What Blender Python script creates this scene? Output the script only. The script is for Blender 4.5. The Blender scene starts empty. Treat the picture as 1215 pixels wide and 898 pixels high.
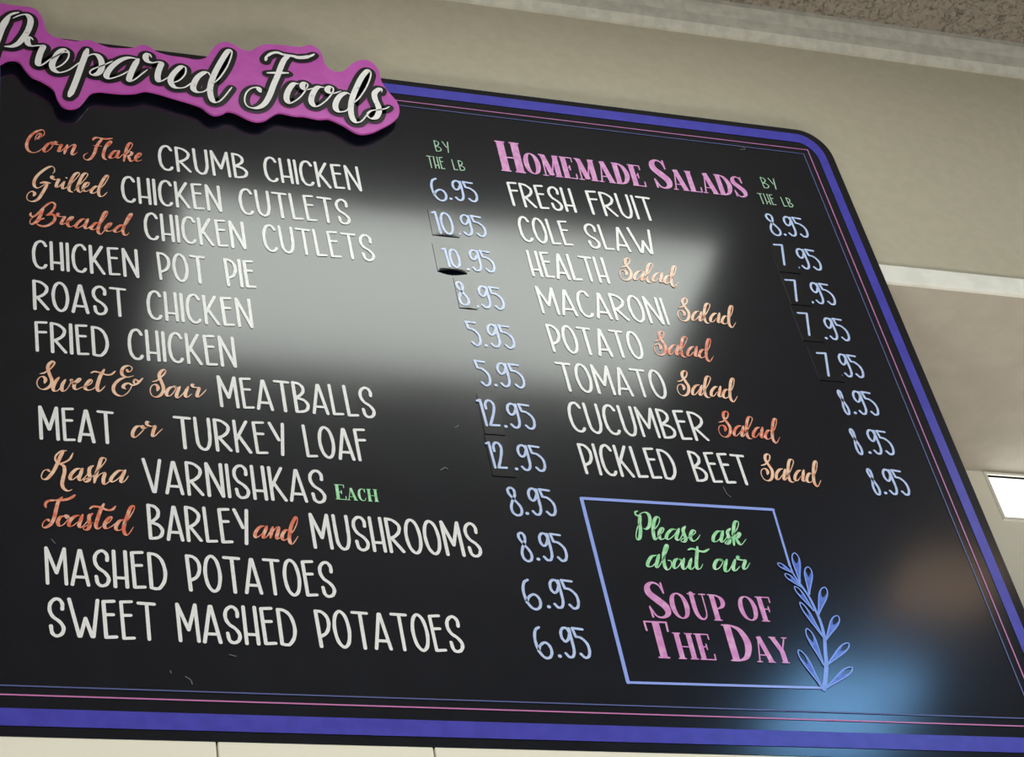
import bpy, math, random
from mathutils import Matrix, Vector
random.seed(7)
C = bpy.context.scene.collection
scene = bpy.context.scene

# ------------------------------------------------------------------ camera, world, lights, exposure
CAM_ROWS=[[0.9509173, 0.0771485, 0.2996739], [-0.2645304, 0.7051495, 0.6578662], [-0.1605615, -0.7048492, 0.6909469]]
cam_data = bpy.data.cameras.new('camera')
cam_data.sensor_fit = 'HORIZONTAL'
cam_data.sensor_width = 36.0
cam_data.lens = 36.0 * 2481.03 / 1215.0
cam_data.clip_start = 0.05
cam = bpy.data.objects.new('camera', cam_data)
C.objects.link(cam)
m = Matrix.Identity(4)
for i in range(3):
    m[i][0] = CAM_ROWS[i][0]
    m[i][1] = -CAM_ROWS[i][1]
    m[i][2] = -CAM_ROWS[i][2]
m[0][3], m[1][3], m[2][3] = 0.0, -1.5, 1.6
cam.matrix_world = m
scene.camera = cam

world = bpy.data.worlds.new('world')
scene.world = world
world.use_nodes = True
bg = world.node_tree.nodes['Background']
bg.inputs['Color'].default_value = (0.75, 0.85, 1.0, 1)
bg.inputs['Strength'].default_value = 0.10

scene.view_settings.view_transform = 'Standard'
scene.view_settings.look = 'None'
scene.view_settings.exposure = 0.0
scene.view_settings.gamma = 1.0
scene.view_settings.use_curve_mapping = False

def area(name, loc, target, sx, sy, power, col):
    d = bpy.data.lights.new(name, 'AREA')
    d.shape = 'RECTANGLE'
    d.size, d.size_y = sx, sy
    d.energy = power
    d.color = col
    o = bpy.data.objects.new(name, d)
    C.objects.link(o)
    o.location = loc
    o.rotation_euler = (Vector(target) - Vector(loc)).to_track_quat('-Z', 'Y').to_euler()
    return o

# added fill lamps: one behind the viewer, one low down shining up at the board
area('front_fill_light', (0.4, -5.5, 1.2), (0.6, 0, 2.9), 4.5, 2.0, 50, (0.93, 0.97, 1.0))
area('low_fill_light', (0.7, -1.0, 1.15), (0.7, -0.35, 3.2), 2.4, 0.35, 42, (1.0, 0.94, 0.84))
LAMP_MAIN = 7.2
LAMP_COOL = 15.5
LAMP_WARM = 2.5

# ------------------------------------------------------------------ materials
def mat(name, col, rough=0.5, spec=0.5, col2=None, nscale=40.0, lo=0.4, hi=0.6, bump=0.0, bscale=200.0, emit=0.0, bdist=0.001, rnoise=0.0):
    M = bpy.data.materials.new(name)
    M.use_nodes = True
    nt = M.node_tree
    b = nt.nodes['Principled BSDF']
    b.inputs['Base Color'].default_value = (*col, 1)
    b.inputs['Roughness'].default_value = rough
    b.inputs['Specular IOR Level'].default_value = spec
    tc = nt.nodes.new('ShaderNodeTexCoord')
    if col2 is not None:
        n = nt.nodes.new('ShaderNodeTexNoise')
        n.inputs['Scale'].default_value = nscale
        n.inputs['Detail'].default_value = 4
        r = nt.nodes.new('ShaderNodeValToRGB')
        r.color_ramp.elements[0].position = lo
        r.color_ramp.elements[1].position = hi
        r.color_ramp.elements[0].color = (*col, 1)
        r.color_ramp.elements[1].color = (*col2, 1)
        nt.links.new(tc.outputs['Object'], n.inputs['Vector'])
        nt.links.new(n.outputs['Fac'], r.inputs['Fac'])
        nt.links.new(r.outputs['Color'], b.inputs['Base Color'])
    if bump > 0:
        n2 = nt.nodes.new('ShaderNodeTexNoise')
        n2.inputs['Scale'].default_value = bscale
        n2.inputs['Detail'].default_value = 5
        bp = nt.nodes.new('ShaderNodeBump')
        bp.inputs['Strength'].default_value = bump
        bp.inputs['Distance'].default_value = bdist
        nt.links.new(tc.outputs['Object'], n2.inputs['Vector'])
        nt.links.new(n2.outputs['Fac'], bp.inputs['Height'])
        nt.links.new(bp.outputs['Normal'], b.inputs['Normal'])
    if rnoise > 0:
        n3 = nt.nodes.new('ShaderNodeTexNoise')
        n3.inputs['Scale'].default_value = 9.0
        n3.inputs['Detail'].default_value = 5
        mr = nt.nodes.new('ShaderNodeMapRange')
        mr.inputs['From Min'].default_value = 0.3
        mr.inputs['From Max'].default_value = 0.7
        mr.inputs['To Min'].default_value = rough - rnoise
        mr.inputs['To Max'].default_value = rough + rnoise
        nt.links.new(tc.outputs['Object'], n3.inputs['Vector'])
        nt.links.new(n3.outputs['Fac'], mr.inputs['Value'])
        nt.links.new(mr.outputs['Result'], b.inputs['Roughness'])
    if emit > 0:
        b.inputs['Emission Color'].default_value = (*col, 1)
        b.inputs['Emission Strength'].default_value = emit
    return M

def srgb(r, g, b):
    f = lambda c: (c / 255 / 12.92) if c / 255 <= 0.04045 else ((c / 255 + 0.055) / 1.055) ** 2.4
    return (f(r), f(g), f(b))

RG = 0.14
MT = {
    'board': mat('black_board_paint', srgb(9, 14, 25), RG, 0.5, srgb(15, 20, 31), 30, 0.45, 0.75, rnoise=0.01),
    'board_edge': mat('black_board_edge', srgb(18, 18, 20), 0.5),
    'blue': mat('blue_border_paint', srgb(66, 64, 170), 0.3, 0.5, srgb(72, 70, 180), 60),
    'pinkline': mat('pink_line_paint', srgb(196, 122, 178), 0.3),
    'blueline': mat('thin_blue_line_paint', srgb(88, 96, 148), 0.3),
    'white': mat('white_chalk_paint', srgb(242, 243, 243), 0.25, 0.5, srgb(226, 227, 228), 300, 0.5, 0.8),
    'price': mat('pale_blue_chalk_paint', srgb(196, 214, 250), 0.25, 0.5, srgb(176, 196, 242), 260, 0.45, 0.7),
    'orange': mat('orange_chalk_paint', srgb(232, 120, 88), 0.25, 0.5, srgb(246, 190, 166), 120, 0.42, 0.62),
    'peach': mat('peach_chalk_paint', srgb(252, 212, 182), 0.25, 0.5, srgb(242, 164, 128), 120, 0.45, 0.7),
    'green': mat('green_chalk_paint', srgb(150, 226, 164), 0.25, 0.5, srgb(200, 242, 206), 130, 0.42, 0.65),
    'unit': mat('pale_green_chalk_paint', srgb(160, 208, 170), 0.25, 0.5, srgb(186, 214, 192), 120),
    'pink': mat('pink_chalk_paint', srgb(216, 142, 204), 0.25, 0.5, srgb(230, 172, 218), 120, 0.42, 0.65),
    'boxblue': mat('periwinkle_chalk_paint', srgb(150, 172, 246), 0.25),
    'leaf': mat('blue_leaf_paint', srgb(84, 110, 208), 0.25, 0.5, srgb(98, 128, 222), 140),
    'leafline': mat('light_blue_leaf_outline_paint', srgb(134, 166, 248), 0.25),
    'patch': mat('black_price_patch', srgb(14, 17, 24), 0.16, 0.5),
    'plaque': mat('magenta_plaque', srgb(190, 80, 176), 0.35, 0.5, srgb(198, 88, 184), 50),
    'plaque_black': mat('black_plaque_paint', srgb(18, 17, 22), 0.3),
    'plaque_white': mat('white_plaque_paint', srgb(244, 243, 242), 0.35, 0.5, srgb(200, 198, 198), 170, 0.6, 0.75),
    'wall': mat('cream_wall_paint', srgb(184, 176, 155), 0.7, 0.3, srgb(180, 172, 151), 60, bump=0.15, bscale=300),
    'soffit': mat('beige_soffit_paint', srgb(186, 178, 166), 0.75, 0.3, srgb(180, 172, 160), 25, bump=0.25, bscale=150),
    'trim': mat('white_trim_paint', srgb(238, 236, 226), 0.4, 0.4, srgb(228, 226, 216), 30),
    'crown': mat('grey_crown_paint', srgb(200, 198, 184), 0.6, 0.3, srgb(186, 184, 172), 60),
    'cream': mat('cream_panel_paint', srgb(238, 235, 217), 0.4, 0.4),
    'floor': mat('grey_floor_tile', srgb(120, 115, 108), 0.5, 0.4, srgb(105, 100, 95), 6),
    'pane': mat('bright_daylight_pane', (0.97, 1.0, 0.98), 0.2, 0.5, emit=1.4),
    'lamp': mat('lamp_diffuser', (0.95, 1.0, 0.94), 0.4, 0.5, emit=LAMP_MAIN),
    'lamp_cool': mat('cool_lamp_diffuser', (0.23, 0.55, 1.0), 0.4, 0.5, emit=LAMP_COOL),
    'lamp_warm': mat('warm_lamp_diffuser', (1.0, 0.68, 0.42), 0.4, 0.5, emit=LAMP_WARM),
    'lamp_frame': mat('white_lamp_frame', srgb(220, 220, 215), 0.4),
}

def ceiling_material():
    M = bpy.data.materials.new('textured_ceiling_tile')
    M.use_nodes = True
    nt = M.node_tree
    b = nt.nodes['Principled BSDF']
    b.inputs['Roughness'].default_value = 0.9
    tc = nt.nodes.new('ShaderNodeTexCoord')
    n = nt.nodes.new('ShaderNodeTexNoise')
    n.inputs['Scale'].default_value = 110
    n.inputs['Detail'].default_value = 6
    n.inputs['Roughness'].default_value = 0.65
    n.inputs['Distortion'].default_value = 1.2
    r = nt.nodes.new('ShaderNodeValToRGB')
    r.color_ramp.elements[0].position = 0.36
    r.color_ramp.elements[1].position = 0.52
    r.color_ramp.elements[0].color = (*srgb(108, 100, 90), 1)
    r.color_ramp.elements[1].color = (*srgb(162, 152, 138), 1)
    bp = nt.nodes.new('ShaderNodeBump')
    bp.inputs['Strength'].default_value = 0.9
    bp.inputs['Distance'].default_value = 0.006
    nt.links.new(tc.outputs['Object'], n.inputs['Vector'])
    nt.links.new(n.outputs['Fac'], r.inputs['Fac'])
    nt.links.new(r.outputs['Color'], b.inputs['Base Color'])
    nt.links.new(n.outputs['Fac'], bp.inputs['Height'])
    nt.links.new(bp.outputs['Normal'], b.inputs['Normal'])
    return M
MT['ceiling'] = ceiling_material()
for k_ in ('board', 'patch'):                      # the gloss of the board is slightly hazy
    b_ = MT[k_].node_tree.nodes['Principled BSDF']
    b_.inputs['Coat Weight'].default_value = 0.12
    b_.inputs['Coat Roughness'].default_value = 0.42
MT['scuff'] = mat('pale_scuff', srgb(96, 94, 94), 0.5)

# ------------------------------------------------------------------ helpers
class MB:
    def __init__(self):
        self.v, self.f, self.k = [], [], 0
    def add(self, vs, fs):
        o = len(self.v)
        self.v += vs
        self.f += [tuple(i + o for i in f) for f in fs]
    def box(self, x0, x1, y0, y1, z0, z1):
        self.add([(x, y, z) for x in (x0, x1) for y in (y0, y1) for z in (z0, z1)],
                 [(0, 1, 3, 2), (4, 6, 7, 5), (0, 4, 5, 1), (2, 3, 7, 6), (0, 2, 6, 4), (1, 5, 7, 3)])
    def prism(self, prof, x0, x1):                 # profile of (y, z) points swept along x
        n = len(prof)
        self.add([(x0, y, z) for y, z in prof] + [(x1, y, z) for y, z in prof],
                 [(i, (i + 1) % n, (i + 1) % n + n, i + n) for i in range(n)] + [tuple(range(n))[::-1], tuple(range(n, 2 * n))])
    def plate(self, outline, y0, y1):              # outline of (x, z) points extruded from y0 (front) to y1 (back)
        n = len(outline)
        self.add([(x, y0, z) for x, z in outline] + [(x, y1, z) for x, z in outline],
                 [tuple(range(n)), tuple(range(n, 2 * n))[::-1]] + [(i, i + n, (i + 1) % n + n, (i + 1) % n) for i in range(n)])
    def ring(self, outer, inner, y):               # flat painted band between two outlines
        n = len(outer)
        self.add([(x, y, z) for x, z in outer] + [(x, y, z) for x, z in inner],
                 [(i, (i + 1) % n, (i + 1) % n + n, i + n) for i in range(n)])
    def layer(self, y):                            # every overlapping dab of paint lies a hair in front of the last one
        self.k += 1
        return y - 6e-6 * self.k
    def disc(self, x, z, r, y, n=10):
        y = self.layer(y)
        self.add([(x + r * math.cos(2 * math.pi * k / n), y, z + r * math.sin(2 * math.pi * k / n)) for k in range(n)], [tuple(range(n))])
    def strip(self, pts, ws, y):                   # brush stroke of varying width on the plane y
        n = len(pts)
        vs = []
        y0, y = y, self.layer(y)
        for i in range(n):
            a, c = pts[max(i - 1, 0)], pts[min(i + 1, n - 1)]
            dx, dz = c[0] - a[0], c[1] - a[1]
            L = math.hypot(dx, dz) or 1e-9
            nx, nz = -dz / L * ws[i] / 2, dx / L * ws[i] / 2
            vs += [(pts[i][0] - nx, y, pts[i][1] - nz), (pts[i][0] + nx, y, pts[i][1] + nz)]
        self.add(vs, [(2 * i, 2 * i + 2, 2 * i + 3, 2 * i + 1) for i in range(n - 1)])
        self.disc(*pts[0], ws[0] / 2, y0)
        self.disc(*pts[-1], ws[-1] / 2, y0)
    def lines(self, pts, w, y, caps=True):
        for a, c in zip(pts, pts[1:]):
            dx, dz = c[0] - a[0], c[1] - a[1]
            L = math.hypot(dx, dz) or 1e-9
            nx, nz = -dz / L * w / 2, dx / L * w / 2
            yy = self.layer(y)
            self.add([(a[0] - nx, yy, a[1] - nz), (c[0] - nx, yy, c[1] - nz), (c[0] + nx, yy, c[1] + nz), (a[0] + nx, yy, a[1] + nz)], [(0, 1, 2, 3)])
        if caps:
            for p in pts:
                self.disc(*p, w / 2, y)
    def build(self, name, material, parent=None, bevel=0.0):
        me = bpy.data.meshes.new(name)
        me.from_pydata(self.v, [], self.f)
        me.update()
        if material is not None:
            me.materials.append(material)
        o = bpy.data.objects.new(name, me)
        C.objects.link(o)
        if parent is not None:
            o.parent = parent
        if bevel > 0:
            bv = o.modifiers.new('bevel', 'BEVEL')
            bv.width = bevel
            bv.segments = 2
            bv.limit_method = 'ANGLE'
        return o

def smooth(pts, n=6, closed=False):
    if len(pts) < 3:
        return list(pts)
    P = list(pts)
    P = [P[-1]] + P + [P[0], P[1]] if closed else [tuple(2 * a - c for a, c in zip(P[0], P[1]))] + P + [tuple(2 * a - c for a, c in zip(P[-1], P[-2]))]
    out = []
    for i in range(1, len(P) - 2):
        p0, p1, p2, p3 = P[i - 1:i + 3]
        for k in range(n):
            t = k / n
            out.append(tuple(0.5 * (2 * b + (c - a) * t + (2 * a - 5 * b + 4 * c - d) * t * t + (3 * b - a - 3 * c + d) * t ** 3)
                             for a, b, c, d in zip(p0, p1, p2, p3)))
    if not closed:
        out.append(tuple(P[-2]))
    return out

def structure(o):
    o['kind'] = 'structure'
    return o

def thing(name, label, cat, loc, group=None):
    o = bpy.data.objects.new(name, None)
    o.empty_display_size = 0.1
    C.objects.link(o)
    o.location = loc
    o['label'], o['category'] = label, cat
    if group:
        o['group'] = group
    return o

# ------------------------------------------------------------------ the room
CEIL, FACE, SOF, BACK = 3.985, 0.020, 3.422, 0.340
g = MB(); g.box(-3, 5, -6.5, 2.0, -0.1, 0.0); structure(g.build('floor', MT['floor']))
g = MB(); g.box(-3, 5, -4.0, 0.6, CEIL, CEIL + 0.08); structure(g.build('ceiling', MT['ceiling']))
g = MB(); g.box(-3, 5, FACE, BACK, SOF + 0.012, CEIL); structure(g.build('wall_front', MT['wall']))
g = MB(); g.box(-3, 5, FACE, BACK, SOF, SOF + 0.012); structure(g.build('wall_soffit', MT['soffit']))
# rear wall with the opening of the window
WX0, WX1, WZ0, WZ1 = 1.514, 2.35, 3.335, 3.4155
g = MB()
g.box(-3, WX0, BACK, BACK + 0.08, 0, CEIL)
g.box(WX1, 5, BACK, BACK + 0.08, 0, CEIL)
g.box(WX0, WX1, BACK, BACK + 0.08, 0, WZ0)
g.box(WX0, WX1, BACK, BACK + 0.08, WZ1, CEIL)
structure(g.build('wall_back', MT['cream']))
g = MB()
t_ = 0.004
g.box(WX0, WX1, BACK - 0.003, BACK + 0.03, WZ0 - t_, WZ0); g.box(WX0, WX1, BACK - 0.003, BACK + 0.03, WZ1, WZ1 + t_)
g.box(WX0 - t_, WX0, BACK - 0.003, BACK + 0.03, WZ0 - t_, WZ1 + t_); g.box(WX1, WX1 + t_, BACK - 0.003, BACK + 0.03, WZ0 - t_, WZ1 + t_)
w = structure(g.build('window_1', MT['trim']))
g = MB(); g.box(WX0, WX1, BACK + 0.004, BACK + 0.010, WZ0, WZ1); g.build('pane', MT['pane'], w)
# white edge trim along the foot of the wall, crown strip under the ceiling
g = MB(); g.box(-3, 5, FACE - 0.006, FACE, SOF - 0.001, 3.4545); structure(g.build('trim_1', MT['trim'], bevel=0.002))
g = MB()
g.prism([(FACE, 3.9235), (FACE - 0.004, 3.9235), (FACE - 0.012, 3.935), (FACE - 0.015, 3.955), (FACE - 0.022, 3.975), (FACE - 0.022, CEIL), (FACE, CEIL)], -3, 5)
structure(g.build('trim_2', MT['crown']))
# cream rail right under the board, in three lengths that meet at thin seams
g = MB(); g.box(-0.9, 0.3272, 0.0, 0.020, 2.45, 2.6848); structure(g.build('trim_3', MT['cream'], bevel=0.001))
g = MB(); g.box(0.3288, 0.5251, 0.0, 0.020, 2.45, 2.6848); structure(g.build('trim_4', MT['cream'], bevel=0.001))
g = MB(); g.box(0.5267, 1.45, 0.0, 0.020, 2.45, 2.6848); structure(g.build('trim_5', MT['cream'], bevel=0.001))

# ceiling lamps (above and behind the viewer; all but the last seen as glare in the glossy board)
def ceiling_lamp(label, x0, x1, y0, y1, m):
    t = thing('ceiling_light', label, 'light', ((x0 + x1) / 2, (y0 + y1) / 2, CEIL))
    hx, hy = (x1 - x0) / 2, (y1 - y0) / 2
    f = MB()
    for s in (-1, 1):
        f.box(-hx - 0.02, hx + 0.02, s * hy - (0.02 if s < 0 else 0), s * hy + (0.02 if s > 0 else 0), -0.014, 0)
        f.box(s * hx - (0.02 if s < 0 else 0), s * hx + (0.02 if s > 0 else 0), -hy, hy, -0.014, 0)
    f.build('frame', MT['lamp_frame'], t)
    d = MB(); d.box(-hx, hx, -hy, hy, -0.010, -0.002); d.build('diffuser', m, t)
ceiling_lamp('long white ceiling panel light mirrored as the wide pale glare across the board', 0.44, 1.28, -0.76, -0.44, MT['lamp'])
ceiling_lamp('cool blue ceiling light mirrored as the blue glow in the lower right of the board', 1.84, 2.12, -1.78, -1.50, MT['lamp_cool'])
ceiling_lamp('small warm ceiling light mirrored as the brown glow near the right edge of the board', 1.93, 2.15, -1.30, -1.14, MT['lamp_warm'])

ceiling_lamp('added white fill panel, unseen, brightening the wall to the right of the board', 1.95, 2.75, -0.76, -0.44, MT['lamp'])  # unseen fill panel, added to brighten the wall on the right

# ------------------------------------------------------------------ lettering data (millimetres on the board face: x from the room's origin, z above the floor)
WORDS=[(0,'CRUMB',311.5,415.2,3469.7,46.5),(0,'CHICKEN',433.6,549.1,3469.7,46.5),(1,'CHICKEN',267.5,380.2,3406.5,46.5),(1,'CUTLETS',400.1,529.1,3406.5,46.5),
(2,'CHICKEN',290.5,403.3,3347,46.5),(2,'CUTLETS',422.6,550.7,3347,46.5),(3,'CHICKEN',169.9,282.8,3283,46.5),(3,'POT',302.2,355.6,3283,46.5),(3,'PIE',375.6,409.8,3283,46.5),
(4,'ROAST',170.3,268.0,3219.5,46.5),(4,'CHICKEN',288.5,401.6,3219.5,46.5),(5,'FRIED',172.2,247.5,3157.2,46.5),(5,'CHICKEN',266.6,379.3,3157.2,46.5),(6,
'MEATBALLS',356.5,521.8,3097.7,46.5),(7,'MEAT',175.6,249.7,3035.2,46.5),(7,'TURKEY',308.2,422.1,3035.2,46.5),(7,'LOAF',440.1,507.3,3035.2,46.5),(8,'VARNISHKAS',274.6,456.6,2973.3,46.5),
(9,'BARLEY',277.0,376.0,2914,46.5),(9,'MUSHROOMS',435.9,609.2,2914,46.5),(10,'MASHED',180.3,293.2,2853,46.5),(10,'POTATOES',310.9,453.9,2853,46.5),(11,
'SWEET',182.2,281.1,2792.8,46.5),(11,'MASHED',298.8,411.0,2792.8,46.5),(11,'POTATOES',429.3,572.4,2792.8,46.5),(12,'FRESH',733.4,816.5,3473,46.5),(12,'FRUIT',834.5,919.8,3473,46.5),
(13,'COLE',734.6,800.0,3409.2,46.5),(13,'SLAW',817.9,906.0,3409.2,46.5),(14,'HEALTH',736.6,833.7,3348,46.5),(15,'MACARONI',736.6,894.3,3285.5,46.5),(16,
'POTATO',737.7,850.4,3222.9,46.5),(17,'TOMATO',737.5,865.0,3161.6,46.5),(18,'CUCUMBER',738.3,898.8,3099.6,46.5),(19,'PICKLED',739.8,848.4,3038,46.5),(19,
'BEET',867.0,934.5,3038,46.5)]
UNITS=[('BY',651.0,669.6,3562.1,22.1),('THE',637.3,658.8,3529.0,23.4),('LB',668.7,684.4,3529.7,20.5),('BY',1086.5,1106.4,3563.6,22.5),('THE',1073.4,1095.8,3530.9,21.5),
('LB',1105.3,1120.1,3530.4,19.1)]
PRICES=[[0,0,'6',634.7,653.8,3467.7,42.9,657.4,692.5,3472.2,None],[0,1,'10',628.2,653.1,3406.9,40.4,658.3,692.9,3409.3,[(625.6,3447.1),(659.6,3454.8),(656.3,3404.8),
(625.1,3404.9)]],[0,2,'10',631.6,652.6,3349.0,33.5,659.9,693.8,3347.5,[(621.9,3386.1),(657.7,3394.2),(657.1,3339.4),(623.2,3344.1)]],[0,3,'8',638.8,653.3,3286.3,40.0,661.1,694.8,3285.3,
[(640.2,3330.1),(661.9,3335.9),(659.5,3282.7),(638.7,3282.7)]],[0,4,'5',641.7,657.5,3221.6,40.7,661.4,696.5,3222.1,None],[0,5,'5',642.4,658.6,3159.5,40.2,662.7,697.5,3160.4,None],
[0,6,'12',635.4,657.7,3097.9,40.8,663.7,698.6,3098.5,[(637.4,3146.6),(661.3,3149.2),(660.5,3087.8),(639.2,3087.0)]],[0,7,'12',635.5,655.6,3036.8,39.1,665.1,699.2,3037.2,
[(635.0,3081.7),(662.6,3089.2),(662.8,3028.2),(639.4,3026.3)]],[0,8,'8',647.4,662.4,2972.6,40.6,666.1,699.4,2975.3,None],[0,9,'8',648.6,662.4,2911.4,40.4,667.2,700.0,2914.2,None],
[0,10,'6',642.4,660.9,2849.6,40.4,667.2,701.0,2853.1,None],[0,11,'6',643.8,661.5,2789.6,40.7,667.2,700.7,2792.3,None],[1,0,'8',1071.8,1088.1,3469.7,43.4,1092.0,1126.2,3472.2,None],
[1,1,'7',1068.8,1082.6,3413.0,41.4,1092.7,1126.9,3411.0,[(1064.6,3457.3),(1094.4,3458.6),(1092.3,3402.7),(1064.0,3401.2)]],[1,2,'7',1066.4,1081.7,3348.1,40.7,1094.0,1127.5,3348.4,
[(1064.8,3395.9),(1094.0,3396.9),(1092.5,3344.3),(1063.4,3342.7)]],[1,3,'7',1066.4,1081.2,3288.0,42.2,1094.2,1127.5,3285.7,[(1063.3,3338.4),(1091.8,3336.7),
(1088.8,3280.9),(1060.9,3279.6)]],[1,4,'7',1072.1,1086.2,3220.5,41.6,1094.8,1127.1,3223.3,[(1064.3,3270.1),(1096.6,3268.2),(1095.9,3214.7),(1064.7,3214.0)]],
[1,5,'8',1080.0,1089.0,3159.4,41.1,1094.8,1127.4,3162.0,None],[1,6,'8',1076.7,1086.1,3096.8,41.5,1094.1,1127.2,3099.6,None],[1,7,'8',1079.4,1089.3,3036.1,40.8,1094.4,1126.9,3038.5,None]]
SERIFS=[('Homemade',731.5,921.1,3538.9,58.8,0.71,'pink'),('Salads',934.0,1058.9,3540.1,56.7,0.72,'pink'),('Soup',773.3,859.3,2847.4,46.6,0.73,'pink'),('of',873.0,910.7,2849.1,32.5,1.0,
'pink'),('The',762.8,831.8,2796.7,46.2,0.71,'pink'),('Day',847.5,915.7,2796.6,46.3,0.71,'pink'),('Each',465.9,510.2,2980.6,20.4,0.82,'green')]
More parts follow.
